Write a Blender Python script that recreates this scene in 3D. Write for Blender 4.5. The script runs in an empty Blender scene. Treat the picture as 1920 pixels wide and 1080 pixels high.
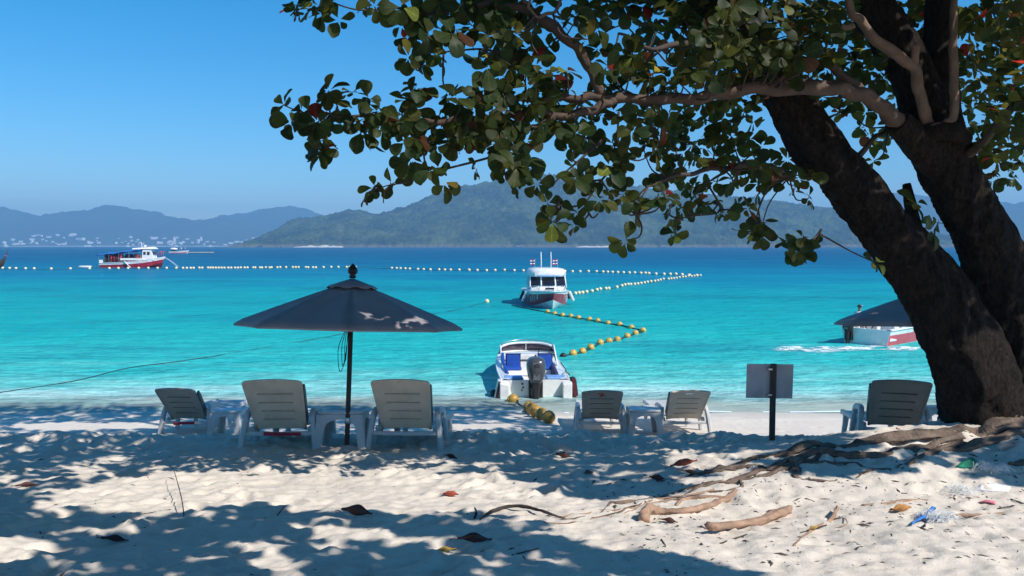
import bpy, math, random
import numpy as np
from mathutils import Vector, Matrix, Quaternion

random.seed(7)
rng = np.random.default_rng(7)
SC = bpy.context.scene
COL = SC.collection
PI = math.pi

# ------------------------------------------------------------------ camera
CAM_H = 3.4
FPX = 1450.0                      # focal length in pixels of a 1920 wide frame
PITCH = math.atan(79.0 / FPX)     # the horizon sits above the middle of the frame
cd = bpy.data.cameras.new("camera")
cd.sensor_width = 36.0
cd.lens = FPX / 1920.0 * 36.0
cd.clip_start = 0.05
cd.clip_end = 20000.0
cam = bpy.data.objects.new("camera", cd)
cam.location = (0, 0, CAM_H)
cam.rotation_euler = (PI / 2 - PITCH, 0, 0)
COL.objects.link(cam)
SC.camera = cam

# ------------------------------------------------------------------ sun and sky
SUN = Vector((0.56, -0.43, 0.71)).normalized()
SUN_EL = math.asin(SUN.z)
SUN_AZ = math.atan2(SUN.x, SUN.y)
world = bpy.data.worlds.new("World")
SC.world = world
world.use_nodes = True
wn = world.node_tree
wn.nodes.clear()
w_out = wn.nodes.new("ShaderNodeOutputWorld")
w_bg = wn.nodes.new("ShaderNodeBackground")
w_sky = wn.nodes.new("ShaderNodeTexSky")
w_sky.sky_type = 'NISHITA'
w_sky.sun_disc = False
w_sky.sun_elevation = SUN_EL
w_sky.sun_rotation = SUN_AZ
w_sky.altitude = 0.0
w_sky.air_density = 1.0
w_sky.dust_density = 0.1
w_sky.ozone_density = 6.0
w_bg.inputs[1].default_value = 0.12
w_hs = wn.nodes.new("ShaderNodeHueSaturation")      # the photograph's vivid rendering of blue, over the whole dome alike
w_hs.inputs["Saturation"].default_value = 1.36
w_hs.inputs["Hue"].default_value = 0.491
wn.links.new(w_sky.outputs[0], w_hs.inputs["Color"])
wn.links.new(w_hs.outputs[0], w_bg.inputs[0])
wn.links.new(w_bg.outputs[0], w_out.inputs[0])
sl = bpy.data.lights.new("sun", 'SUN')
sl.energy = 4.4
sl.angle = math.radians(0.53)
sl.color = (1.0, 0.95, 0.88)
so = bpy.data.objects.new("sun", sl)
so.rotation_euler = SUN.to_track_quat('Z', 'Y').to_euler()
so.location = (20, -10, 40)
COL.objects.link(so)
SC.view_settings.view_transform = 'Standard'
SC.view_settings.look = 'None'
SC.view_settings.exposure = 0.42
SC.view_settings.gamma = 1.0
SC.view_settings.use_curve_mapping = False
SC.render.engine = 'CYCLES'
SC.cycles.use_denoising = True
SC.cycles.max_bounces = 8
SC.cycles.transparent_max_bounces = 12
SC.cycles.volume_bounces = 0
HAZE_D = 3.3e-4

# ------------------------------------------------------------------ picture helpers
SP, CP = math.sin(PITCH), math.cos(PITCH)
def ray(px, py):
    u = (px - 960) / FPX; v = (540 - py) / FPX
    return Vector((u, CP + v * SP, -SP + v * CP))
def at(px, py, Y):
    """point seen at this pixel, Y metres out to sea from the camera"""
    d = ray(px, py)
    return Vector((0, 0, CAM_H)) + d * (Y / d.y)
def atz(px, py, z=0.0):
    d = ray(px, py)
    return Vector((0, 0, CAM_H)) + d * ((z - CAM_H) / d.z)
def topx(p):
    x, y, z = p[0], p[1], p[2] - CAM_H
    f = y * CP - z * SP
    if f <= 0.01: return None
    return (960 + FPX * x / f, 540 - FPX * (y * SP + z * CP) / f)

# ------------------------------------------------------------------ noise (numpy)
def _hash(ix, iy, seed):
    h = (ix.astype(np.int64) * 374761393 + iy.astype(np.int64) * 668265263 + seed * 1274126177) & 0x7fffffff
    h = ((h ^ (h >> 13)) * 1274126177) & 0x7fffffff
    return ((h ^ (h >> 16)) & 0xffff) / 65535.0
def vnoise(x, y, seed=0):
    x = np.asarray(x, float); y = np.asarray(y, float)
    ix = np.floor(x); iy = np.floor(y); fx = x - ix; fy = y - iy
    fx = fx * fx * fx * (fx * (fx * 6 - 15) + 10); fy = fy * fy * fy * (fy * (fy * 6 - 15) + 10)
    a = _hash(ix, iy, seed); b = _hash(ix + 1, iy, seed); c = _hash(ix, iy + 1, seed); d = _hash(ix + 1, iy + 1, seed)
    return (a + (b - a) * fx) * (1 - fy) + (c + (d - c) * fx) * fy - 0.5
def fbm(x, y, seed=0, octaves=4, gain=0.5):
    s = 0; a = 1.0
    for k in range(octaves):
        s = s + a * vnoise(x * 2 ** k + 17.3 * k, y * 2 ** k - 9.1 * k, seed + k); a *= gain
    return s

# ------------------------------------------------------------------ materials
def nt(name):
    m = bpy.data.materials.new(name); m.use_nodes = True
    return m, m.node_tree, m.node_tree.nodes["Principled BSDF"]
def mat(name, col, rough=0.5, var=0.18, scale=6.0, bump=0.0, bscale=40.0, metal=0.0, spec=0.5, dirt=None, dirt_amt=0.0, dirt_scale=3.0, stretch=(1, 1, 1), coat=0.0):
    """a painted / moulded / woven surface: uneven colour, fine relief, optional stains"""
    m, t, b = nt(name)
    N, L = t.nodes, t.links
    tc = N.new("ShaderNodeTexCoord"); mp = N.new("ShaderNodeMapping"); mp.inputs["Scale"].default_value = stretch
    L.new(tc.outputs["Object"], mp.inputs[0])
    n = N.new("ShaderNodeTexNoise"); n.inputs["Scale"].default_value = scale; n.inputs["Detail"].default_value = 5
    L.new(mp.outputs[0], n.inputs["Vector"])
    r = N.new("ShaderNodeMapRange"); r.inputs[1].default_value = 0.3; r.inputs[2].default_value = 0.7
    r.inputs[3].default_value = 1 - var; r.inputs[4].default_value = 1 + var
    L.new(n.outputs["Fac"], r.inputs[0])
    mx = N.new("ShaderNodeMix"); mx.data_type = 'RGBA'; mx.blend_type = 'MULTIPLY'; mx.inputs[0].default_value = 1
    mx.inputs[6].default_value = (*col, 1); L.new(r.outputs[0], mx.inputs[7])
    out = mx.outputs[2]
    if dirt:
        n2 = N.new("ShaderNodeTexNoise"); n2.inputs["Scale"].default_value = dirt_scale; n2.inputs["Detail"].default_value = 8; n2.inputs["Roughness"].default_value = 0.65
        L.new(mp.outputs[0], n2.inputs["Vector"])
        r2 = N.new("ShaderNodeMapRange"); r2.inputs[1].default_value = 0.5; r2.inputs[2].default_value = 0.72; r2.inputs[3].default_value = 0; r2.inputs[4].default_value = dirt_amt
        L.new(n2.outputs["Fac"], r2.inputs[0])
        m2 = N.new("ShaderNodeMix"); m2.data_type = 'RGBA'
        L.new(r2.outputs[0], m2.inputs[0]); L.new(out, m2.inputs[6]); m2.inputs[7].default_value = (*dirt, 1)
        out = m2.outputs[2]
    L.new(out, b.inputs["Base Color"])
    b.inputs["Roughness"].default_value = rough; b.inputs["Metallic"].default_value = metal
    b.inputs["Specular IOR Level"].default_value = spec
    b.inputs["Coat Weight"].default_value = coat
    if bump > 0:
        n3 = N.new("ShaderNodeTexNoise"); n3.inputs["Scale"].default_value = bscale; n3.inputs["Detail"].default_value = 6
        L.new(mp.outputs[0], n3.inputs["Vector"])
        bp = N.new("ShaderNodeBump"); bp.inputs["Strength"].default_value = bump; bp.inputs["Distance"].default_value = 0.02
        L.new(n3.outputs["Fac"], bp.inputs["Height"]); L.new(bp.outputs[0], b.inputs["Normal"])
    return m

M = {}
M['plastic_frame'] = mat('plastic_frame', (0.58, 0.57, 0.56), 0.45, 0.08, 5, 0.05, 60, dirt=(0.42, 0.37, 0.3), dirt_amt=0.5, dirt_scale=6)
M['plastic_taupe'] = mat('plastic_taupe', (0.80, 0.63, 0.47), 0.5, 0.10, 4, 0.05, 60, dirt=(0.50, 0.40, 0.31), dirt_amt=0.5, dirt_scale=5)
M['plastic_taupe_shaded'] = mat('plastic_taupe_shaded', (0.36, 0.32, 0.265), 0.5, 0.12, 4, 0.05, 60, dirt=(0.24, 0.21, 0.18), dirt_amt=0.5, dirt_scale=5)  # the same taupe plastic, with its shade put into the colour
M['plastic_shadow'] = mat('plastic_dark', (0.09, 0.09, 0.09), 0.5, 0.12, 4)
M['red_strap'] = mat('red_strap', (0.42, 0.02, 0.04), 0.7, 0.3, 14, 0.2, 90)
M['canvas'] = mat('umbrella_canvas', (0.29, 0.26, 0.275), 0.85, 0.10, 3, 0.10, 160)
M['canvas_cap'] = mat('umbrella_cap_canvas', (0.26, 0.235, 0.25), 0.85, 0.10, 3, 0.10, 160)
M['dark_wood'] = mat('dark_wood', (0.055, 0.035, 0.025), 0.6, 0.35, 9, 0.25, 60, stretch=(6, 6, 0.6))
M['post_wood'] = mat('post_wood', (0.07, 0.048, 0.038), 0.75, 0.35, 8, 0.3, 60, stretch=(6, 6, 0.6))
M['black_plastic'] = mat('black_plastic', (0.012, 0.012, 0.014), 0.4, 0.2, 10)
M['cord'] = mat('cord', (0.02, 0.022, 0.03), 0.8, 0.2, 30)
M['rope'] = mat('rope', (0.02, 0.035, 0.035), 0.85, 0.3, 20)
M['sign_back'] = mat('sign_back', (0.52, 0.46, 0.45), 0.5, 0.10, 5, dirt=(0.16, 0.14, 0.13), dirt_amt=0.5, dirt_scale=4)
M['steel'] = mat('steel', (0.55, 0.56, 0.58), 0.3, 0.1, 8, metal=0.9)
M['gelcoat'] = mat('gelcoat', (0.78, 0.78, 0.76), 0.25, 0.05, 4, coat=0.3, dirt=(0.45, 0.42, 0.36), dirt_amt=0.55, dirt_scale=3)
M['gelcoat_far'] = mat('gelcoat_far', (0.75, 0.75, 0.73), 0.35, 0.08, 2, dirt=(0.35, 0.28, 0.2), dirt_amt=0.4, dirt_scale=1.2)
M['hull_red'] = mat('hull_red', (0.34, 0.012, 0.03), 0.3, 0.15, 3, coat=0.2, dirt=(0.4, 0.2, 0.2), dirt_amt=0.3)
M['hull_pink'] = mat('hull_pink', (0.62, 0.07, 0.10), 0.3, 0.12, 3, coat=0.2)
M['blue_vinyl'] = mat('blue_vinyl', (0.012, 0.07, 0.36), 0.45, 0.2, 6, 0.1, 60)
M['pale_blue_vinyl'] = mat('pale_blue_vinyl', (0.18, 0.34, 0.62), 0.45, 0.2, 6, 0.1, 60)
M['motor_grey'] = mat('motor_grey', (0.055, 0.058, 0.066), 0.28, 0.12, 6, coat=0.4)
M['motor_light'] = mat('motor_light', (0.14, 0.145, 0.16), 0.3, 0.12, 6)
M['rubber'] = mat('rubber', (0.015, 0.014, 0.016), 0.6, 0.25, 10)
M['dark_red'] = mat('dark_red', (0.10, 0.012, 0.014), 0.55, 0.25, 8)
M['tint_glass'] = mat('tint_glass', (0.012, 0.012, 0.02), 0.08, 0.3, 4, spec=0.7)
M['purple_glass'] = mat('smoked_glass', (0.05, 0.03, 0.06), 0.08, 0.3, 4, spec=0.7)
M['awning_blue'] = mat('awning_blue', (0.02, 0.14, 0.42), 0.7, 0.15, 1.5, 0.1, 20)
M['flag_white'] = mat('flag_white', (0.75, 0.75, 0.75), 0.8, 0.05)
M['flag_red'] = mat('flag_red', (0.5, 0.02, 0.04), 0.8, 0.05)
M['flag_blue'] = mat('flag_blue', (0.03, 0.04, 0.22), 0.8, 0.05)
M['buoy'] = mat('buoy_yellow', (0.62, 0.38, 0.075), 0.42, 0.25, 9, 0.08, 40, dirt=(0.10, 0.065, 0.02), dirt_amt=0.85, dirt_scale=6)
M['buoy_beach'] = mat('buoy_weathered', (0.44, 0.25, 0.045), 0.38, 0.3, 9, 0.08, 40, dirt=(0.03, 0.02, 0.01), dirt_amt=0.95, dirt_scale=5)
M['float_pale'] = mat('float_pale', (0.80, 0.68, 0.42), 0.45, 0.12, 6)
M['skin'] = mat('skin', (0.22, 0.11, 0.065), 0.55, 0.1, 20)
M['white_cloth'] = mat('white_cloth', (0.78, 0.78, 0.78), 0.85, 0.06, 8)
M['navy_cloth'] = mat('navy_cloth', (0.02, 0.03, 0.10), 0.85, 0.15, 8, 0.2, 60)
M['dark_cloth'] = mat('dark_cloth', (0.03, 0.03, 0.035), 0.85, 0.15, 8)
M['hair'] = mat('hair', (0.01, 0.008, 0.007), 0.7, 0.1, 20)
M['foam'] = mat('foam', (0.66, 0.78, 0.80), 0.6, 0.06, 5)
M['house_white'] = mat('house_white', (0.88, 0.88, 0.88), 0.7, 0.10, 0.05)
M['driftwood'] = mat('driftwood', (0.36, 0.225, 0.15), 0.8, 0.28, 9, 0.35, 60, stretch=(1, 1, 1), dirt=(0.15, 0.09, 0.06), dirt_amt=0.6, dirt_scale=14)
M['root_bark'] = mat('root_bark', (0.165, 0.115, 0.085), 0.85, 0.45, 8, 0.8, 45, dirt=(0.035, 0.026, 0.022), dirt_amt=0.95, dirt_scale=6)
M['branch_bark'] = mat('branch_bark', (0.075, 0.048, 0.035), 0.85, 0.3, 9, 0.5, 50, dirt=(0.05, 0.033, 0.025), dirt_amt=0.75, dirt_scale=7)
M['branch_pale'] = mat('branch_pale', (0.13, 0.085, 0.058), 0.85, 0.22, 9, 0.4, 50, dirt=(0.09, 0.06, 0.045), dirt_amt=0.7, dirt_scale=7)
M['twig_bark'] = mat('twig_bark', (0.05, 0.036, 0.03), 0.85, 0.3, 20)
M['dry_red'] = mat('dry_leaf_red', (0.30, 0.055, 0.03), 0.7, 0.35, 18, 0.3, 50)
M['dry_dark'] = mat('dry_leaf_dark', (0.075, 0.024, 0.02), 0.7, 0.35, 18, 0.3, 50)
M['dry_brown'] = mat('dry_leaf_brown', (0.17, 0.085, 0.05), 0.75, 0.35, 18, 0.3, 50)
M['dry_orange'] = mat('dry_leaf_orange', (0.42, 0.19, 0.05), 0.7, 0.35, 14, 0.3, 50)
M['dry_yellow'] = mat('dry_leaf_yellow', (0.38, 0.24, 0.05), 0.7, 0.35, 18, 0.3, 50)
M['net_green'] = mat('net_green', (0.03, 0.30, 0.17), 0.7, 0.3, 25, 0.3, 80)
M['fibre_white'] = mat('fibre_white', (0.78, 0.78, 0.76), 0.8, 0.1, 10)
M['fibre_blue'] = mat('fibre_blue', (0.03, 0.16, 0.45), 0.7, 0.2, 20)
M['paper'] = mat('paper', (0.80, 0.78, 0.77), 0.8, 0.05, 10)
M['pink_scrap'] = mat('pink_scrap', (0.62, 0.18, 0.24), 0.8, 0.2, 10)
M['litter'] = mat('litter', (0.055, 0.042, 0.035), 0.85, 0.4, 20)
M['pontoon'] = mat('pontoon', (0.50, 0.47, 0.42), 0.8, 0.15, 0.8)

# ------------------------------------------------------------------ mesh builder
class MB:
    def __init__(s): s.v = []; s.f = []
    def add(s, vs, fs):
        o = len(s.v); s.v += [tuple(p) for p in vs]; s.f += [tuple(i + o for i in f) for f in fs]
        return s
    def box(s, c, size, rot=None, taper=1.0):
        hx, hy, hz = size[0] / 2, size[1] / 2, size[2] / 2
        P = []
        for z in (-1, 1):
            k = taper if z > 0 else 1
            for x, y in ((-1, -1), (1, -1), (1, 1), (-1, 1)): P.append(Vector((x * hx * k, y * hy * k, z * hz)))
        if rot is not None: P = [rot @ p for p in P]
        P = [p + Vector(c) for p in P]
        return s.add(P, [(3, 2, 1, 0), (4, 5, 6, 7), (0, 1, 5, 4), (1, 2, 6, 5), (2, 3, 7, 6), (3, 0, 4, 7)])
    def loft(s, rings, closed=True, cap0=True, cap1=True):
        n = len(rings[0]); vs = [p for r in rings for p in r]; fs = []
        for i in range(len(rings) - 1):
            for j in range(n if closed else n - 1):
                a = i * n + j; b = i * n + (j + 1) % n
                fs.append((a, b, b + n, a + n))
        if closed and cap0: fs.append(tuple(reversed(range(n))))
        if closed and cap1: fs.append(tuple(range((len(rings) - 1) * n, len(rings) * n)))
        return s.add(vs, fs)
    def tube(s, pts, r, n=8, flat=1.0, wob=0.0, seed=0, rough=0.0):
        pts = [Vector(p) for p in pts]
        if not isinstance(r, (list, tuple)): r = [r] * len(pts)
        up = None; rings = []; run = 0.0
        for i, p in enumerate(pts):
            t = (pts[min(i + 1, len(pts) - 1)] - pts[max(i - 1, 0)])
            if t.length < 1e-9: t = Vector((0, 0, 1))
            t.normalize()
            if up is None: up = Vector((0, 0, 1)) if abs(t.z) < 0.9 else Vector((1, 0, 0))
            a = up - t * up.dot(t)
            if a.length < 1e-6: a = t.orthogonal()
            a.normalize(); up = a; b = t.cross(a)
            if rough:
                if i: run += (p - pts[i - 1]).length
                th_ = np.arange(n) * 2 * PI / n; q_ = run / max(r[i], 0.004)
                nz = fbm(np.cos(th_) * 1.3 + q_ * 0.23 + seed * 3.1, np.sin(th_) * 1.3 - q_ * 0.19 + seed, seed, 3, 0.6) + 0.6 * fbm(np.cos(th_) * 3.2 + seed, np.sin(th_) * 3.2 + q_ * 0.07, seed + 5, 2)
            ring = []
            for k in range(n):
                th = 2 * PI * k / n
                rr = r[i] * (1 + (wob * math.sin(3 * th + i * 0.9 + seed) + wob * 0.7 * math.sin(5 * th - i * 1.7 + seed * 2) if wob else 0))
                if rough: rr *= 1 + rough * float(nz[k])
                ring.append(p + (a * math.cos(th) * flat + b * math.sin(th)) * rr)
            rings.append(ring)
        return s.loft(rings)
    def bar(s, pts, w, h, side=Vector((1, 0, 0))):
        """rectangular section swept along pts; w is the width along `side`"""
        pts = [Vector(p) for p in pts]; rings = []
        for i, p in enumerate(pts):
            t = (pts[min(i + 1, len(pts) - 1)] - pts[max(i - 1, 0)]).normalized()
            a = (side - t * side.dot(t)).normalized(); b = t.cross(a)
            ww = w[i] if isinstance(w, (list, tuple)) else w; hh = h[i] if isinstance(h, (list, tuple)) else h
            c = min(ww, hh) * 0.22
            prof = [(-ww / 2, -hh / 2 + c), (-ww / 2 + c, -hh / 2), (ww / 2 - c, -hh / 2), (ww / 2, -hh / 2 + c), (ww / 2, hh / 2 - c), (ww / 2 - c, hh / 2), (-ww / 2 + c, hh / 2), (-ww / 2, hh / 2 - c)]
            rings.append([p + a * x + b * y for x, y in prof])
        return s.loft(rings)
    def lathe(s, prof, c=(0, 0, 0), n=16, rot=None):
        rings = []
        for r, z in prof:
            ring = [Vector((r * math.cos(2 * PI * k / n), r * math.sin(2 * PI * k / n), z)) for k in range(n)]
            if rot is not None: ring = [rot @ p for p in ring]
            rings.append([p + Vector(c) for p in ring])
        return s.loft(rings)
    def ball(s, c, r, n=10, m=7, sq=(1, 1, 1)):
        prof = [(max(1e-4, r * math.sin(PI * i / m)), -r * math.cos(PI * i / m)) for i in range(m + 1)]
        o = len(s.v); s.lathe(prof, (0, 0, 0), n)
        s.v[o:] = [(c[0] + p[0] * sq[0], c[1] + p[1] * sq[1], c[2] + p[2] * sq[2]) for p in s.v[o:]]
        return s
    def prism(s, poly, f0, f1):
        """poly: 2-D outline; f0/f1 map (u, v) to the two faces"""
        n = len(poly); vs = [f0(u, v) for u, v in poly] + [f1(u, v) for u, v in poly]
        fs = [tuple(reversed(range(n))), tuple(range(n, 2 * n))] + [(i, (i + 1) % n, n + (i + 1) % n, n + i) for i in range(n)]
        return s.add(vs, fs)
    def build(s, name, m, parent=None, smooth=False, bevel=0.0, kind=None, angle=None):
        me = bpy.data.meshes.new(name)
        me.from_pydata([tuple(p) for p in s.v], [], s.f)
        me.validate(); me.update()
        if m: me.materials.append(m)
        o = bpy.data.objects.new(name, me); COL.objects.link(o)
        if parent: o.parent = parent
        import bmesh
        bm = bmesh.new(); bm.from_mesh(me); bmesh.ops.recalc_face_normals(bm, faces=bm.faces)
        bm.to_mesh(me); bm.free()
        if smooth:
            me.shade_smooth()
            if angle: me.set_sharp_from_angle(angle=math.radians(angle))
        if bevel:
            b = o.modifiers.new("bevel", 'BEVEL'); b.width = bevel; b.segments = 2; b.limit_method = 'ANGLE'; b.angle_limit = math.radians(40)
        if kind: o["kind"] = kind
        return o

def np_mesh(name, V, F, m, parent=None, smooth=True, kind=None, col=None):
    me = bpy.data.meshes.new(name)
    V = np.asarray(V, np.float32); F = np.asarray(F, np.int32); k = F.shape[1]
    me.vertices.add(len(V)); me.vertices.foreach_set("co", V.ravel())
    me.loops.add(F.size); me.loops.foreach_set("vertex_index", F.ravel())
    me.polygons.add(len(F)); me.polygons.foreach_set("loop_start", np.arange(0, F.size, k, dtype=np.int32))
    me.polygons.foreach_set("loop_total", np.full(len(F), k, np.int32))
    me.update(calc_edges=True)
    if col is not None:
        a = me.color_attributes.new("tint", 'FLOAT_COLOR', 'POINT'); a.data.foreach_set("color", np.asarray(col, np.float32).ravel())
    if smooth: me.shade_smooth()
    me.materials.append(m)
    o = bpy.data.objects.new(name, me); COL.objects.link(o)
    if parent: o.parent = parent
    if kind: o["kind"] = kind
    return o

def tag(o, label, cat, group=None, kind=None):
    o["label"] = label; o["category"] = cat
    if group: o["group"] = group
    if kind: o["kind"] = kind
    return o
def thing(name, label, cat, loc=(0, 0, 0), rz=0.0, group=None, tilt=0.0):
    o = bpy.data.objects.new(name, None); COL.objects.link(o)
    o.empty_display_size = 0.1
    o.location = loc; o.rotation_euler = (tilt, 0, rz)
    return tag(o, label, cat, group)
def dup(o, parent=None):
    c = o.copy(); COL.objects.link(c); c.parent = parent
    for ch in [k for k in bpy.data.objects if k.parent == o]: dup(ch, c)
    return c
def smooth_path(pts, k=6):
    """Catmull-Rom through the points"""
    P = [Vector(p) for p in pts]; out = []
    for i in range(len(P) - 1):
        a = P[max(i - 1, 0)]; b = P[i]; c = P[i + 1]; d = P[min(i + 2, len(P) - 1)]
        for j in range(k):
            t = j / k
            out.append(0.5 * ((2 * b) + (c - a) * t + (2 * a - 5 * b + 4 * c - d) * t * t + (3 * b - a - 3 * c + d) * t ** 3))
    out.append(P[-1]); return out
def smooth_vals(v, k=6):
    out = []
    for i in range(len(v) - 1): out += [v[i] + (v[i + 1] - v[i]) * j / k for j in range(k)]
    return out + [v[-1]]
# ================================================================== THE BEACH (one sheet out to the horizon)
PROF = np.array([(-5500, 6), (-60, 3.4), (-5, 2.45), (2, 2.05), (3.75, 1.80), (5.5, 1.54), (7, 1.33), (8.8, 1.06), (9.6, 0.98), (10.4, 0.80),
                 (11.3, 0.55), (12.2, 0.36), (12.9, 0.25), (14.3, 0.11), (15.65, 0.0), (17.6, -0.13), (22, -0.55), (40, -2.6), (120, -7), (5500, -9)])
def prof(y):
    w = 0.25
    return (np.interp(y - w, PROF[:, 0], PROF[:, 1]) + 2 * np.interp(y, PROF[:, 0], PROF[:, 1]) + np.interp(y + w, PROF[:, 0], PROF[:, 1])) / 4
def mound(x, y):
    return 0.52 * np.exp(-((x - 4.8) / 2.8) ** 2 - ((y - 6.9) / 1.15) ** 2)
def spread_axis(fine, step_out, far0, far1):
    a = list(fine); d = fine[1] - fine[0]; lo = []; v = a[0]
    while v > far0:
        d *= step_out; v -= d; lo.append(max(v, far0))
    d = a[-1] - a[-2]; v = a[-1]
    while v < far1:
        d *= step_out; v += d; a.append(min(v, far1))
    return np.array(lo[::-1] + a)
ys_f = [2.3]
while ys_f[-1] < 17.5: ys_f.append(ys_f[-1] + 0.0052 * max(ys_f[-1], 2.6))
XS = spread_axis(np.arange(-9.5, 8.5, 0.026), 1.25, -5500, 5500)
YS = spread_axis(np.array(ys_f), 1.22, -5500, 5500)
GX, GY = np.meshgrid(XS, YS)
near = np.clip((17.5 - GY) / 2.5, 0, 1) * np.clip((GY + 30) / 20, 0, 1)
dry = np.clip((13.0 - GY) / 3.0, 0, 1) * np.clip((GY + 30) / 20, 0, 1)      # trodden, loose sand
crest = np.exp(-((GY - 9.5) / 1.0) ** 2)
GZ = prof(GY) + mound(GX, GY)
GZ += near * 0.02 * fbm(GX * 0.5, GY * 0.5, 3, 3)
GZ += dry * (0.040 * fbm(GX * 1.1, GY * 1.2, 11, 3) + 0.021 * fbm(GX * 3.4, GY * 3.6, 21, 3, 0.6) + 0.019 * fbm(GX * 12, GY * 12, 31, 4, 0.7))
GZ += crest * dry * (0.12 * fbm(GX * 2.2, GY * 2.6, 41, 4, 0.65) + 0.05 * np.abs(fbm(GX * 6, GY * 7, 43, 3, 0.6)))
GZ += (1 - dry) * near * 0.012 * fbm(GX * 1.2, GY * 4.0, 51, 3)
# footprints: oval dents with a low raised rim
def dent(cx, cy, a, b, rot, depth):
    i0, i1 = np.searchsorted(XS, [cx - 3 * a, cx + 3 * a]); j0, j1 = np.searchsorted(YS, [cy - 3 * a, cy + 3 * a])
    if i1 - i0 < 2 or j1 - j0 < 2: return
    dx = GX[j0:j1, i0:i1] - cx; dy = GY[j0:j1, i0:i1] - cy
    c, s = math.cos(rot), math.sin(rot)
    q = ((dx * c + dy * s) / a) ** 2 + ((-dx * s + dy * c) / b) ** 2
    GZ[j0:j1, i0:i1] += depth * (-np.exp(-q * 1.5) + 0.55 * np.exp(-(np.sqrt(q) - 1.35) ** 2 * 5))
for k in range(1300):
    cx = random.uniform(-8, 7); cy = 2.6 + 8.0 * random.random() ** 1.0
    w = 0.5 if (cx > 0.3 and cy < 6.2) else 1.0
    dent(cx, cy, random.uniform(0.09, 0.17), random.uniform(0.05, 0.085), random.uniform(0, PI), random.uniform(0.012, 0.034) * w)
for k in range(120):
    dent(random.uniform(-8, 7), random.uniform(12.5, 15.6), random.uniform(0.09, 0.15), random.uniform(0.05, 0.08), random.uniform(0, PI), random.uniform(0.004, 0.012))
for (px_, py_, Y_) in ((1300, 815, 10.2), (1340, 828, 9.6), (1120, 830, 9.6), (960, 825, 9.7), (90, 845, 9.0), (250, 838, 9.2)):
    p = at(px_, py_, Y_); dent(p.x, p.y, 0.3, 0.2, random.uniform(0, PI), 0.07)

def H(x, y):
    i = int(np.clip(np.searchsorted(XS, x) - 1, 0, len(XS) - 2)); j = int(np.clip(np.searchsorted(YS, y) - 1, 0, len(YS) - 2))
    u = (x - XS[i]) / (XS[i + 1] - XS[i]); v = (y - YS[j]) / (YS[j + 1] - YS[j])
    return float((GZ[j, i] * (1 - u) + GZ[j, i + 1] * u) * (1 - v) + (GZ[j + 1, i] * (1 - u) + GZ[j + 1, i + 1] * u) * v)
def Hs(x, y):     # without the small relief
    return float(prof(np.array(y)) + mound(np.array(x), np.array(y)))
def gnd(px, py, lift=0.0):
    """where the line of sight through this pixel first meets the sand"""
    d = ray(px, py); d = d / d.y; y = 2.4; prev = None
    while y < 40:
        p = Vector((0, 0, CAM_H)) + d * y
        if p.z < H(p.x, p.y): break
        y += 0.03
    p = Vector((0, 0, CAM_H)) + d * (y - 0.015)
    return Vector((p.x, p.y, H(p.x, p.y) + lift))

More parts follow.
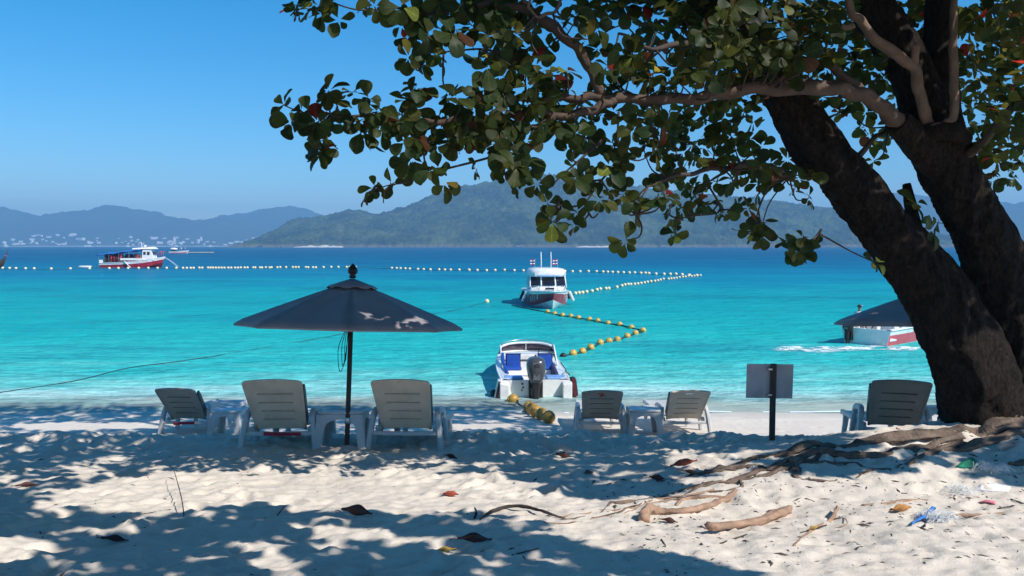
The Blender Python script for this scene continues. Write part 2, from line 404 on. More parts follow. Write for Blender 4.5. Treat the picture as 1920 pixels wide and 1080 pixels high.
def sand_material():
    m, t, b = nt('sand'); N, L = t.nodes, t.links
    g = N.new("ShaderNodeNewGeometry"); sep = N.new("ShaderNodeSeparateXYZ"); L.new(g.outputs["Position"], sep.inputs[0])
    n1 = N.new("ShaderNodeTexNoise"); n1.inputs["Scale"].default_value = 1.3; n1.inputs["Detail"].default_value = 8; n1.inputs["Roughness"].default_value = 0.7
    n2 = N.new("ShaderNodeTexNoise"); n2.inputs["Scale"].default_value = 160; n2.inputs["Detail"].default_value = 3
    n3 = N.new("ShaderNodeTexNoise"); n3.inputs["Scale"].default_value = 22; n3.inputs["Detail"].default_value = 8; n3.inputs["Roughness"].default_value = 0.75
    for n in (n1, n2, n3): L.new(g.outputs["Position"], n.inputs["Vector"])
    r = N.new("ShaderNodeValToRGB"); e = r.color_ramp.elements
    e[0].position = 0.3; e[0].color = (0.66, 0.58, 0.50, 1); e[1].position = 0.75; e[1].color = (0.79, 0.705, 0.60, 1)
    L.new(n1.outputs["Fac"], r.inputs[0])
    # shell and coral crumbs
    r2 = N.new("ShaderNodeMapRange"); r2.inputs[1].default_value = 0.66; r2.inputs[2].default_value = 0.80; r2.inputs[4].default_value = 0.5
    L.new(n3.outputs["Fac"], r2.inputs[0])
    mx = N.new("ShaderNodeMix"); mx.data_type = 'RGBA'; L.new(r2.outputs[0], mx.inputs[0]); L.new(r.outputs[0], mx.inputs[6]); mx.inputs[7].default_value = (0.30, 0.24, 0.19, 1)
    r3 = N.new("ShaderNodeMapRange"); r3.inputs[1].default_value = 0.3; r3.inputs[2].default_value = 0.7; r3.inputs[3].default_value = 0.88; r3.inputs[4].default_value = 1.10
    L.new(n2.outputs["Fac"], r3.inputs[0])
    m2 = N.new("ShaderNodeMix"); m2.data_type = 'RGBA'; m2.blend_type = 'MULTIPLY'; m2.inputs[0].default_value = 1; L.new(mx.outputs[2], m2.inputs[6]); L.new(r3.outputs[0], m2.inputs[7])
    # wet sand at the water's edge
    wz = N.new("ShaderNodeMapRange"); wz.inputs[1].default_value = 0.03; wz.inputs[2].default_value = 0.10; wz.inputs[3].default_value = 0.9; wz.inputs[4].default_value = 0.0
    ad = N.new("ShaderNodeMath"); ad.operation = 'MULTIPLY_ADD'; ad.inputs[1].default_value = 0.06; L.new(n1.outputs["Fac"], ad.inputs[0]); L.new(sep.outputs["Z"], ad.inputs[2])
    L.new(ad.outputs[0], wz.inputs[0])
    m3 = N.new("ShaderNodeMix"); m3.data_type = 'RGBA'; L.new(wz.outputs[0], m3.inputs[0]); L.new(m2.outputs[2], m3.inputs[6]); m3.inputs[7].default_value = (0.50, 0.47, 0.42, 1)
    L.new(m3.outputs[2], b.inputs["Base Color"])
    b.inputs["Roughness"].default_value = 0.9; b.inputs["Specular IOR Level"].default_value = 0.15
    ms = N.new("ShaderNodeMath"); ms.operation = 'MULTIPLY_ADD'; ms.inputs[1].default_value = 0.35; L.new(n2.outputs["Fac"], ms.inputs[0]); L.new(n3.outputs["Fac"], ms.inputs[2])
    bp = N.new("ShaderNodeBump"); bp.inputs["Strength"].default_value = 0.55; bp.inputs["Distance"].default_value = 0.02
    L.new(ms.outputs[0], bp.inputs["Height"]); L.new(bp.outputs[0], b.inputs["Normal"])
    return m
nx, ny = len(XS), len(YS)
idx = np.arange(nx * ny).reshape(ny, nx)
F = np.stack([idx[:-1, :-1], idx[:-1, 1:], idx[1:, 1:], idx[1:, :-1]], -1).reshape(-1, 4)
np_mesh('ground', np.stack([GX, GY, GZ], -1).reshape(-1, 3), F, sand_material(), kind='structure')

# ================================================================== THE SEA
def water_material():
    m, t, b = nt('sea_water'); N, L = t.nodes, t.links
    g = N.new("ShaderNodeNewGeometry"); sep = N.new("ShaderNodeSeparateXYZ"); L.new(g.outputs["Position"], sep.inputs[0])
    def noise(scale, sx, sy, detail=4, rough=0.55):
        mp = N.new("ShaderNodeMapping"); mp.inputs["Scale"].default_value = (sx, sy, 1); L.new(g.outputs["Position"], mp.inputs[0])
        n = N.new("ShaderNodeTexNoise"); n.inputs["Scale"].default_value = scale; n.inputs["Detail"].default_value = detail; n.inputs["Roughness"].default_value = rough
        L.new(mp.outputs[0], n.inputs["Vector"]); return n
    def math_(op, a, b_=None, c=None):
        q = N.new("ShaderNodeMath"); q.operation = op
        for k, v in enumerate((a, b_, c)):
            if v is None: continue
            if isinstance(v, (int, float)): q.inputs[k].default_value = v
            else: L.new(v, q.inputs[k])
        return q.outputs[0]
    # depth zones follow the distance from the shore; reef and weed patches break them up
    big = noise(0.05, 0.6, 1.0, 6, 0.6); mid = noise(0.22, 0.35, 1.0, 5, 0.6)
    wob = math_('ADD', math_('MULTIPLY', math_('SUBTRACT', big.outputs["Fac"], 0.5), 0.5), math_('MULTIPLY', math_('SUBTRACT', mid.outputs["Fac"], 0.5), 0.42))
    s = math_('DIVIDE', 16.2, sep.outputs["Y"])
    s2 = math_('ADD', s, math_('MULTIPLY', wob, math_('MULTIPLY', s, math_('SUBTRACT', 2.3, math_('MULTIPLY', s, 1.75)))))
    r = N.new("ShaderNodeValToRGB"); cr = r.color_ramp
    stops = [(0.0, (0.006, 0.085, 0.20)), (0.06, (0.004, 0.10, 0.235)), (0.115, (0.003, 0.145, 0.285)), (0.18, (0.003, 0.22, 0.36)), (0.26, (0.005, 0.31, 0.37)),
             (0.40, (0.008, 0.37, 0.39)), (0.55, (0.014, 0.42, 0.415)), (0.70, (0.032, 0.46, 0.445)), (0.82, (0.12, 0.54, 0.50)), (0.92, (0.36, 0.69, 0.66)), (1.0, (0.60, 0.74, 0.68))]
    while len(cr.elements) < len(stops): cr.elements.new(0.5)
    for e, (p, c) in zip(cr.elements, stops): e.position = p; e.color = (*c, 1)
    stk = noise(1.1, 0.16, 1.0, 6, 0.62)
    s3 = math_('ADD', s2, math_('MULTIPLY', math_('SUBTRACT', stk.outputs["Fac"], 0.5), math_('MULTIPLY', s, 0.30)))
    L.new(s3, r.inputs[0])
    # darker weed / coral beds
    reef = noise(0.11, 0.45, 1.0, 6, 0.65)
    rr = N.new("ShaderNodeMapRange"); rr.inputs[1].default_value = 0.51; rr.inputs[2].default_value = 0.65; rr.inputs[4].default_value = 0.70; L.new(reef.outputs["Fac"], rr.inputs[0])
    mx = N.new("ShaderNodeMix"); mx.data_type = 'RGBA'; L.new(rr.outputs[0], mx.inputs[0]); L.new(r.outputs[0], mx.inputs[6]); mx.inputs[7].default_value = (0.005, 0.20, 0.27, 1)
    # sun caustics over the sandy bottom, painted as noise into the shallows' colour
    caustic = noise(3.2, 0.55, 1.0, 4, 0.7); rm = N.new("ShaderNodeMapRange"); rm.inputs[1].default_value = 0.38; rm.inputs[2].default_value = 0.62; rm.inputs[3].default_value = 0.80; rm.inputs[4].default_value = 1.22; L.new(caustic.outputs["Fac"], rm.inputs[0])
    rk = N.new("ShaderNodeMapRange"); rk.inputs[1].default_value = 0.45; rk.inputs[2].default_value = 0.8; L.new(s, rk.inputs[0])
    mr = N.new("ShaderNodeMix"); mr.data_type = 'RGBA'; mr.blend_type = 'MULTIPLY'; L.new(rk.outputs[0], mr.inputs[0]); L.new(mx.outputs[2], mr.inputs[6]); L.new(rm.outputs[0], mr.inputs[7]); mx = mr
    # clear in the shallows
    edge = noise(0.9, 0.5, 1.0, 4)
    yy = math_('ADD', sep.outputs["Y"], math_('MULTIPLY', math_('SUBTRACT', edge.outputs["Fac"], 0.5), 1.6))
    al = N.new("ShaderNodeMapRange"); al.interpolation_type = 'SMOOTHSTEP'; al.inputs[1].default_value = 15.4; al.inputs[2].default_value = 18.3; al.inputs[3].default_value = 0.10; al.inputs[4].default_value = 1.0
    L.new(yy, al.inputs[0])
    # ripples and small chop
    w1 = noise(1.6, 0.45, 1.3, 5, 0.6); w2 = noise(6.0, 0.6, 1.2, 3, 0.6); w3 = noise(0.35, 0.5, 1.4, 4, 0.6)
    h = math_('ADD', math_('MULTIPLY', w1.outputs["Fac"], 0.55), math_('ADD', math_('MULTIPLY', w2.outputs["Fac"], 0.16), math_('MULTIPLY', w3.outputs["Fac"], 1.2)))
    bp = N.new("ShaderNodeBump"); bp.inputs["Strength"].default_value = 1.0; bp.inputs["Distance"].default_value = 0.50
    L.new(h, bp.inputs["Height"])
    # body colour plus the sky's reflection; a choppy surface never mirrors as strongly at a low angle as a flat one
    df = N.new("ShaderNodeBsdfDiffuse"); L.new(mx.outputs[2], df.inputs["Color"]); L.new(bp.outputs[0], df.inputs["Normal"])
    gl = N.new("ShaderNodeBsdfGlossy"); gl.inputs["Roughness"].default_value = 0.10; L.new(bp.outputs[0], gl.inputs["Normal"])
    fr = N.new("ShaderNodeFresnel"); fr.inputs["IOR"].default_value = 1.33; L.new(bp.outputs[0], fr.inputs["Normal"])
    fc = math_('MINIMUM', math_('MULTIPLY', fr.outputs[0], 0.75), 0.22)
    m1 = N.new("ShaderNodeMixShader"); L.new(fc, m1.inputs[0]); L.new(df.outputs[0], m1.inputs[1]); L.new(gl.outputs[0], m1.inputs[2])
    tr = N.new("ShaderNodeBsdfTransparent"); tr.inputs["Color"].default_value = (0.90, 0.98, 0.97, 1)
    m2 = N.new("ShaderNodeMixShader"); L.new(al.outputs[0], m2.inputs[0]); L.new(tr.outputs[0], m2.inputs[1]); L.new(m1.outputs[0], m2.inputs[2])
    L.new(m2.outputs[0], N["Material Output"].inputs[0]); N.remove(b)
    return m
# gently rolling sheet, finer near the shore
wx = spread_axis(np.arange(-16, 16, 0.14), 1.22, -5500, 5500)
wl = [14.6]
while wl[-1] < 5500: wl.append(wl[-1] + max(0.07, 0.0075 * (wl[-1] - 8)) * (1 if wl[-1] < 120 else 1.6))
wl = np.array(wl); wl[-1] = 5500
WX, WY = np.meshgrid(wx, wl)
calm = np.clip((WY - 16.0) / 6, 0.12, 1) * np.clip(260 / WY, 0, 1) * np.clip(60 / np.abs(WX), 0, 1)
WZ = calm * (0.055 * fbm(WX * 0.35, WY * 0.9, 61, 3) + 0.03 * fbm(WX * 1.1, WY * 2.4, 71, 2))
idx = np.arange(WX.size).reshape(WX.shape)
F = np.stack([idx[:-1, :-1], idx[:-1, 1:], idx[1:, 1:], idx[1:, :-1]], -1).reshape(-1, 4)
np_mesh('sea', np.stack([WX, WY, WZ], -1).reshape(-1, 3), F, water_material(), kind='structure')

# ================================================================== HILLS AND THE FAR SHORE
def forest_material(name, c0, c1, scale):
    m, t, b = nt(name); N, L = t.nodes, t.links
    g = N.new("ShaderNodeNewGeometry")
    n = N.new("ShaderNodeTexNoise"); n.inputs["Scale"].default_value = scale; n.inputs["Detail"].default_value = 8; n.inputs["Roughness"].default_value = 0.7
    n2 = N.new("ShaderNodeTexVoronoi"); n2.inputs["Scale"].default_value = scale * 9
    L.new(g.outputs["Position"], n.inputs["Vector"]); L.new(g.outputs["Position"], n2.inputs["Vector"])
    r = N.new("ShaderNodeValToRGB"); e = r.color_ramp.elements; e[0].position = 0.35; e[0].color = (*c0, 1); e[1].position = 0.68; e[1].color = (*c1, 1)
    ad = N.new("ShaderNodeMath"); ad.operation = 'MULTIPLY_ADD'; ad.inputs[1].default_value = -0.25; L.new(n2.outputs["Distance"], ad.inputs[0]); L.new(n.outputs["Fac"], ad.inputs[2])
    ad2 = N.new("ShaderNodeMath"); ad2.operation = 'ADD'; ad2.inputs[1].default_value = 0.1; L.new(ad.outputs[0], ad2.inputs[0])
    L.new(ad2.outputs[0], r.inputs[0])
    sep = N.new("ShaderNodeSeparateXYZ"); L.new(g.outputs["Position"], sep.inputs[0])
    z = N.new("ShaderNodeMath"); z.operation = 'MULTIPLY_ADD'; z.inputs[1].default_value = -9.0; L.new(n.outputs["Fac"], z.inputs[0]); L.new(sep.outputs["Z"], z.inputs[2])
    rz = N.new("ShaderNodeMapRange"); rz.inputs[1].default_value = 0.0; rz.inputs[2].default_value = 3.5; rz.inputs[3].default_value = 0.9; rz.inputs[4].default_value = 0.0; L.new(z.outputs[0], rz.inputs[0])
    mx = N.new("ShaderNodeMix"); mx.data_type = 'RGBA'; L.new(rz.outputs[0], mx.inputs[0]); L.new(r.outputs[0], mx.inputs[6]); mx.inputs[7].default_value = (0.12, 0.11, 0.09, 1)   # rocks at the waterline
    L.new(mx.outputs[2], b.inputs["Base Color"]); b.inputs["Roughness"].default_value = 1.0; b.inputs["Specular IOR Level"].default_value = 0.0
    return m
def hill(name, ridge, Yf, Yr, m, rough, nx=620, ny=70, freq=0.02, seed=5):
    """ridge: skyline in picture points, read at distance Yr; the slope comes down to the water at Yf"""
    pts = [at(a, b_, Yr) for a, b_ in ridge]
    rx = np.array([p.x for p in pts]); rzv = np.array([max(p.z, -4) for p in pts])
    xs = np.linspace(rx[0], rx[-1], nx); top = np.interp(xs, rx, rzv)
    k = np.ones(5) / 5; top = np.convolve(np.pad(top, 2, mode='edge'), k, 'valid')
    v = np.linspace(0, 1, ny); rows = []
    for t_ in v:
        y = Yf + (Yr - Yf) * (t_ * 1.35)
        s_ = np.where(t_ < 1 / 1.35, (t_ * 1.35), 1 - 0.6 * (t_ * 1.35 - 1) / 0.35)
        spur = 0.22 * fbm(xs / (Yr * 0.06), np.full_like(xs, y / (Yr * 0.12)), seed, 4) * np.sin(min(t_ * 1.35, 1) * PI)
        z = top * np.clip(s_ ** 0.85 + spur, 0, 1.0) - 3 * (t_ == 0)
        z = z + rough * fbm(xs * freq, np.full_like(xs, y * freq), seed + 9, 4, 0.65) * np.clip(top / 30, 0, 1)
        rows.append(np.stack([xs * (y / Yr) ** 0.35, np.full_like(xs, y) + 14 * fbm(xs * 0.006, xs * 0 + t_ * 3, seed + 2, 3), z], -1))
    V = np.stack(rows).reshape(-1, 3); idx = np.arange(nx * ny).reshape(ny, nx)
    F = np.stack([idx[:-1, :-1], idx[:-1, 1:], idx[1:, 1:], idx[1:, :-1]], -1).reshape(-1, 4)
    return np_mesh(name, V, F, m, kind='structure', smooth=True)
fm_near = forest_material('forest_near', (0.006, 0.016, 0.006), (0.085, 0.115, 0.038), 0.012)
fm_far = forest_material('forest_far', (0.012, 0.03, 0.016), (0.045, 0.062, 0.03), 0.005)
hill('hill', [(488, 463), (505, 446), (530, 424), (555, 411), (580, 408), (620, 403), (655, 392), (675, 396), (705, 403), (735, 393), (770, 385), (800, 371), (835, 355), (870, 348), (905, 342), (950, 335),
              (1000, 328), (1045, 329), (1090, 334), (1150, 341), (1210, 351), (1280, 358), (1350, 366), (1420, 372), (1500, 384), (1560, 392), (1630, 402), (1700, 425), (1770, 466)], 1750, 2200, fm_near, 9.0, nx=900, ny=120, freq=0.06)
hill('hill', [(-500, 420), (-250, 396), (-60, 383), (0, 388), (30, 393), (75, 403), (110, 399), (150, 396), (180, 388), (212, 384), (245, 390), (290, 397), (320, 406), (360, 411), (385, 413), (420, 408), (470, 420), (560, 466)], 4000, 4500, fm_far, 10.0, freq=0.02, seed=15)
hill('hill', [(300, 466), (360, 420), (400, 407), (440, 402), (480, 395), (510, 389), (545, 387), (570, 391), (600, 402), (640, 412), (700, 430), (760, 466)], 4550, 4950, fm_far, 10.0, freq=0.02, seed=25)
hill('hill', [(1380, 466), (1450, 420), (1540, 392), (1620, 372), (1680, 362), (1760, 369), (1840, 376), (1900, 380), (1980, 376), (2200, 392), (2500, 430)], 3300, 3800, fm_far, 10.0, freq=0.02, seed=35)
def shore_strip(name, pts, Y, m, seed):
    q = []; P = [at(a, b_, Y) for a, b_ in pts]
    x0, x1 = P[0].x, P[-1].x; n = 60
    b_ = MB(); r0 = []; r1 = []; r2 = []
    for i in range(n + 1):
        x = x0 + (x1 - x0) * i / n; e = math.sin(PI * i / n) ** 0.4
        w = e * (0.6 + 0.8 * (float(vnoise(np.array(i * 0.21), np.array(0.3), seed)) + 0.5))
        r0.append((x, Y - 14 * w, -0.6)); r1.append((x, Y - 6 * w, 1.2 * w)); r2.append((x, Y + 26, 4.0 * w + 0.2))
    b_.loft([r0, r1, r2], closed=False)
    return b_.build(name, m, smooth=True, kind='structure')
M['far_sand'] = mat('far_sand', (0.62, 0.56, 0.48), 0.9, 0.1, 0.02)
shore_strip('beach', [(548, 461), (640, 461)], 1735, M['far_sand'], 3)
shore_strip('beach', [(1080, 461), (1165, 461)], 1738, M['far_sand'], 4)
shore_strip('beach', [(0, 461), (486, 461)], 3985, M['far_sand'], 6)
# buildings of the town across the bay
def house_mesh(w, d, h, flat):
    b_ = MB(); b_.box((0, 0, h / 2 - 1), (w, d, h + 2))
    if flat: b_.box((0, 0, h + 0.6), (w * 1.04, d * 1.04, 1.2))
    else:
        o = 0.6; b_.add([(-w / 2 - o, -d / 2 - o, h), (w / 2 + o, -d / 2 - o, h), (w / 2 + o, d / 2 + o, h), (-w / 2 - o, d / 2 + o, h), (-w / 4, 0, h + w * 0.18), (w / 4, 0, h + w * 0.18)],
                        [(0, 1, 5, 4), (1, 2, 5), (2, 3, 4, 5), (3, 0, 4), (3, 2, 1, 0)])
    return b_
protos = [house_mesh(26, 16, 9, True).build('house', M['house_white']), house_mesh(17, 14, 8, False).build('house', M['house_white']),
          house_mesh(40, 18, 13, True).build('house', M['house_white']), house_mesh(14, 12, 22, True).build('house', M['house_white'])]
spots = []
for x0, x1, n, ylo, yhi in ((2, 60, 12, 444, 458), (60, 150, 22, 434, 458), (150, 330, 26, 442, 458), (330, 500, 22, 444, 458), (250, 345, 8, 449, 457), (60, 110, 5, 436, 444)):
    for k in range(n): spots.append((random.uniform(x0, x1), ylo + (yhi - ylo) * random.random() ** 0.6))
used = set()
far_hill = [o for o in bpy.data.objects if o.name.startswith('hill')][1]
for i, (px_, py_) in enumerate(spots):
    k = random.choice((0, 0, 1, 1, 1, 2, 3))
    o = protos[k] if k not in used else protos[k].copy()
    if k in used: COL.objects.link(o)
    used.add(k)
    d_ = ray(px_, py_ + 2); hit, loc_, _, _ = far_hill.ray_cast(Vector((0, 0, CAM_H)), d_.normalized())
    if not hit: loc_ = at(px_, 459, 3995)
    o.location = loc_; o.rotation_euler = (0, 0, random.uniform(-0.5, 0.5))
    s = random.uniform(0.35, 0.95); o.scale = (s, s, s)
    tag(o, "tiny white building of the town along the far shore", "building", "white buildings of the far town")
for k in range(4):
    if k not in used: bpy.data.objects.remove(protos[k])
# ================================================================== THE TREE
TREE = thing('sea_almond_tree', "huge dark rough barked shore tree with twin leaning trunks and broad round leaves", "tree", (4.3, 7.0, Hs(4.3, 7.0)))
T0 = Vector(TREE.location)
def bark_material():
    m, t, b = nt('bark'); N, L = t.nodes, t.links
    tc = N.new("ShaderNodeTexCoord")
    n = N.new("ShaderNodeTexNoise"); n.inputs["Scale"].default_value = 8; n.inputs["Detail"].default_value = 12; n.inputs["Roughness"].default_value = 0.78
    v = N.new("ShaderNodeTexVoronoi"); v.inputs["Scale"].default_value = 26; v.feature = 'DISTANCE_TO_EDGE'
    mp = N.new("ShaderNodeMapping"); mp.inputs["Scale"].default_value = (1, 1, 0.55); L.new(tc.outputs["Object"], mp.inputs[0])
    ds = N.new("ShaderNodeVectorMath"); ds.operation = 'MULTIPLY_ADD'; ds.inputs[1].default_value = (0.35, 0.35, 0.35)
    L.new(n.outputs["Color"], ds.inputs[0]); L.new(mp.outputs[0], ds.inputs[2])
    L.new(tc.outputs["Object"], n.inputs["Vector"]); L.new(ds.outputs[0], v.inputs["Vector"])
    r = N.new("ShaderNodeValToRGB"); e = r.color_ramp.elements; e[0].position = 0.38; e[0].position = 0.42; e[0].color = (0.010, 0.008, 0.007, 1); e[1].position = 0.66; e[1].color = (0.075, 0.054, 0.042, 1)
    n2 = N.new("ShaderNodeTexNoise"); n2.inputs["Scale"].default_value = 34; n2.inputs["Detail"].default_value = 6; n2.inputs["Roughness"].default_value = 0.7
    mp2 = N.new("ShaderNodeMapping"); mp2.inputs["Rotation"].default_value = (0, math.radians(-33), 0); mp2.inputs["Scale"].default_value = (1, 1, 0.4); L.new(tc.outputs["Object"], mp2.inputs[0]); L.new(mp2.outputs[0], n2.inputs["Vector"])
    cm = N.new("ShaderNodeMix"); cm.inputs[0].default_value = 0.55; L.new(n.outputs["Fac"], cm.inputs[2]); L.new(n2.outputs["Fac"], cm.inputs[3])
    L.new(cm.outputs[0], r.inputs[0]); L.new(r.outputs[0], b.inputs["Base Color"])
    rg = N.new("ShaderNodeMapRange"); rg.inputs[1].default_value = 0.0; rg.inputs[2].default_value = 0.09; L.new(v.outputs["Distance"], rg.inputs[0])
    ad = N.new("ShaderNodeMath"); ad.operation = 'MULTIPLY_ADD'; ad.inputs[1].default_value = 0.22; L.new(rg.outputs[0], ad.inputs[0]); L.new(cm.outputs[0], ad.inputs[2])
    bp = N.new("ShaderNodeBump"); bp.inputs["Strength"].default_value = 1.0; bp.inputs["Distance"].default_value = 0.09
    L.new(ad.outputs[0], bp.inputs["Height"]); L.new(bp.outputs[0], b.inputs["Normal"])
    b.inputs["Roughness"].default_value = 0.9; b.inputs["Specular IOR Level"].default_value = 0.2
    return m
M['bark'] = bark_material()
def trunk(name, pts, rad, k=14, n=56, rough=1.0, seed=1):
    P = smooth_path(pts, k); R = smooth_vals(rad, k)
    rings = []; up = Vector((0, -1, 0))
    s = 0.0
    for i, p in enumerate(P):
        t = (P[min(i + 1, len(P) - 1)] - P[max(i - 1, 0)]).normalized()
        if i: s += (p - P[i - 1]).length
        a = (up - t * up.dot(t)).normalized(); b = t.cross(a); up = a
        th = np.arange(n) * 2 * PI / n
        cx, cy = np.cos(th) * R[i] * 2.2, np.sin(th) * R[i] * 2.2
        sc = np.full(n, s)
        d = 0.20 * fbm(cx * 1.2 + s * 0.9, cy * 1.2 + s * 1.1, seed, 3) + 0.24 * np.abs(fbm(cx * 3.5 + s * 2.2, cy * 3.5 - s * 2.6, seed + 7, 3)) + 0.14 * fbm(cx * 8 + s * 7, cy * 8 - s * 8, seed + 17, 3, 0.6)
        rr = R[i] * (1 + rough * d)
        rings.append([p + (a * math.cos(th[j]) + b * math.sin(th[j])) * rr[j] - T0 for j in range(n)])
    m_ = MB().loft(rings)
    return m_.build(name, M['bark'], TREE, smooth=True)
def P3(lst, Y0=None):     # (px, py, Y) triples
    return [at(a, b_, c) for a, b_, c in lst]
LT = P3([(1862, 850, 6.95), (1848, 780, 6.95), (1805, 655, 7.0), (1748, 540, 7.05), (1645, 410, 7.1), (1572, 322, 7.1), (1512, 240, 7.15), (1462, 160, 7.2), (1395, 70, 7.25), (1335, -10, 7.3), (1265, -130, 7.4), (1190, -280, 7.5)])
LR = [0.42, 0.33, 0.30, 0.275, 0.235, 0.215, 0.205, 0.205, 0.225, 0.20, 0.17, 0.12]
trunk('trunk', LT, LR, seed=3)
RT = P3([(1945, 850, 7.2), (1925, 770, 7.2), (1905, 640, 7.25), (1872, 520, 7.3), (1833, 425, 7.3), (1800, 365, 7.3), (1772, 300, 7.3), (1755, 240, 7.3), (1722, 165, 7.35), (1680, 90, 7.4), (1640, 20, 7.45), (1590, -80, 7.5), (1530, -260, 7.6)])
RR = [0.46, 0.38, 0.32, 0.275, 0.235, 0.22, 0.23, 0.24, 0.18, 0.185, 0.17, 0.15, 0.11]
trunk('trunk', RT, RR, seed=13)
trunk('branch', P3([(1775, 270, 7.35), (1768, 190, 7.4), (1762, 90, 7.45), (1765, -20, 7.5), (1790, -200, 7.5)]), [0.16, 0.145, 0.135, 0.13, 0.1], n=40, rough=0.5, seed=23)
trunk('branch', P3([(1742, 520, 7.35), (1720, 450, 7.4), (1708, 390, 7.45), (1700, 345, 7.5)]), [0.10, 0.07, 0.055, 0.035], n=24, rough=0.5, seed=33)
trunk('branch', P3([(1345, 60, 7.2), (1290, 32, 7.1), (1262, 12, 7.0), (1248, 3, 6.95)]), [0.10, 0.06, 0.05, 0.045], n=24, rough=0.4, seed=43)
for pts_, rad_, sd in (([(1770, 320, 7.25), (1735, 285, 7.12), (1702, 250, 7.02), (1680, 228, 6.93)], [0.15, 0.14, 0.115, 0.092], 51), ([(1756, 290, 7.2), (1752, 262, 7.12), (1746, 238, 7.05)], [0.12, 0.10, 0.06], 52), ([(1770, 280, 7.2), (1768, 255, 7.1), (1776, 236, 7.0)], [0.11, 0.08, 0.05], 53)):
    trunk('branch_collar', P3(pts_), rad_, k=8, n=32, rough=0.9, seed=sd)
trunk('branch_collar', P3([(1705, 262, 7.05), (1742, 250, 6.97), (1778, 246, 6.93), (1815, 262, 7.0)]), [0.04, 0.075, 0.08, 0.05], k=10, n=32, rough=1.1, seed=54)
LIMBS = []            # polylines the twigs may start from
def limb(pts, rad, m='branch_bark', k=7, wob=0.05, seed=0, n=14):
    P = smooth_path(P3(pts), k); R = smooth_vals(rad, k)
    P = [p + Vector((0, 0, 0.012 * math.sin(i * 0.8 + seed))) for i, p in enumerate(P)]
    LIMBS.append((P, R))
    return MB().tube([p - T0 for p in P], R, n, wob=wob, seed=seed, rough=0.35).build('branch', M[m], TREE, smooth=True)
limb([(1745, 300, 7.3), (1690, 238, 6.98), (1668, 216, 6.84), (1640, 190, 6.7), (1595, 172, 6.6), (1560, 164, 6.5), (1480, 166, 6.4), (1400, 167, 6.3), (1340, 178, 6.25), (1270, 186, 6.2), (1190, 186, 6.15), (1125, 183, 6.1), (1075, 184, 6.05), (1010, 186, 6.0), (960, 190, 5.95)],
     [0.085, 0.075, 0.068, 0.064, 0.062, 0.06, 0.055, 0.048, 0.046, 0.042, 0.04, 0.036, 0.028, 0.022, 0.012], 'branch_bark', seed=1)
limb([(1128, 178, 6.1), (1110, 138, 6.05), (1088, 98, 6.0), (1048, 60, 5.95), (1000, 26, 5.9), (945, 10, 5.9), (880, 14, 5.85), (800, 26, 5.8), (740, 16, 5.75)], [0.04, 0.034, 0.036, 0.038, 0.034, 0.026, 0.02, 0.014, 0.008], 'branch_bark', seed=2)
limb([(1150, 188, 6.1), (1125, 200, 6.05), (1090, 212, 6.0), (1040, 220, 5.95), (1000, 240, 5.9), (955, 262, 5.88), (925, 280, 5.86)], [0.036, 0.032, 0.03, 0.026, 0.02, 0.014, 0.008], 'branch_bark', seed=3)
limb([(1040, 220, 5.95), (1000, 208, 5.9), (940, 222, 5.85), (860, 224, 5.8), (790, 228, 5.75), (700, 222, 5.7), (620, 214, 5.65), (555, 210, 5.6)], [0.024, 0.024, 0.022, 0.022, 0.018, 0.013, 0.009, 0.006], 'branch_bark', seed=4)
limb([(1752, 262, 7.25), (1738, 222, 7.0), (1722, 168, 6.95), (1712, 125, 6.9), (1660, 88, 6.85), (1612, 40, 6.8), (1592, 12, 6.8), (1585, -60, 6.8)], [0.05, 0.05, 0.048, 0.048, 0.046, 0.04, 0.032, 0.026], 'branch_pale', seed=5)
limb([(1712, 130, 6.9), (1716, 100, 6.85), (1714, 84, 6.85)], [0.045, 0.036, 0.026], 'branch_pale', seed=6)
limb([(1748, 244, 7.2), (1768, 238, 6.95), (1788, 212, 6.88), (1789, 150, 6.88), (1788, 80, 6.88), (1789, 0, 6.9), (1792, -120, 6.95)], [0.045, 0.04, 0.037, 0.034, 0.032, 0.032, 0.026], 'branch_pale', seed=7)
limb([(1640, 192, 6.7), (1605, 165, 6.7), (1570, 135, 6.7), (1540, 110, 6.7)], [0.05, 0.045, 0.036, 0.025], 'branch_bark', seed=8)
limb([(1600, 48, 6.8), (1560, 52, 6.8), (1520, 62, 6.75), (1490, 60, 6.7)], [0.026, 0.022, 0.018, 0.01], 'branch_pale', seed=9)
limb([(1480, 330, 7.05), (1440, 318, 6.8), (1390, 312, 6.6), (1330, 318, 6.4), (1270, 330, 6.3), (1210, 350, 6.2)], [0.05, 0.032, 0.026, 0.022, 0.016, 0.008], 'twig_bark', seed=10)
limb([(1000, 22, 5.9), (985, 2, 5.88), (960, -30, 5.85)], [0.02, 0.016, 0.012], 'branch_pale', seed=11)
limb([(1060, -20, 5.8), (1040, 20, 5.75), (1010, 30, 5.75), (990, 12, 5.75), (1005, -20, 5.75)], [0.012, 0.012, 0.012, 0.011, 0.008], 'branch_pale', seed=12)
limb([(1455, 120, 7.1), (1380, 60, 6.5), (1290, 80, 6.2), (1220, 90, 6.0), (1160, 60, 5.9)], [0.05, 0.035, 0.026, 0.018, 0.008], 'twig_bark', seed=13)
limb([(1800, 300, 7.2), (1850, 260, 6.9), (1900, 200, 6.7), (1960, 180, 6.5)], [0.05, 0.035, 0.028, 0.02], 'twig_bark', seed=14)
limb([(1600, 300, 7.1), (1640, 260, 7.2), (1665, 240, 7.3)], [0.03, 0.022, 0.012], 'twig_bark', seed=15)
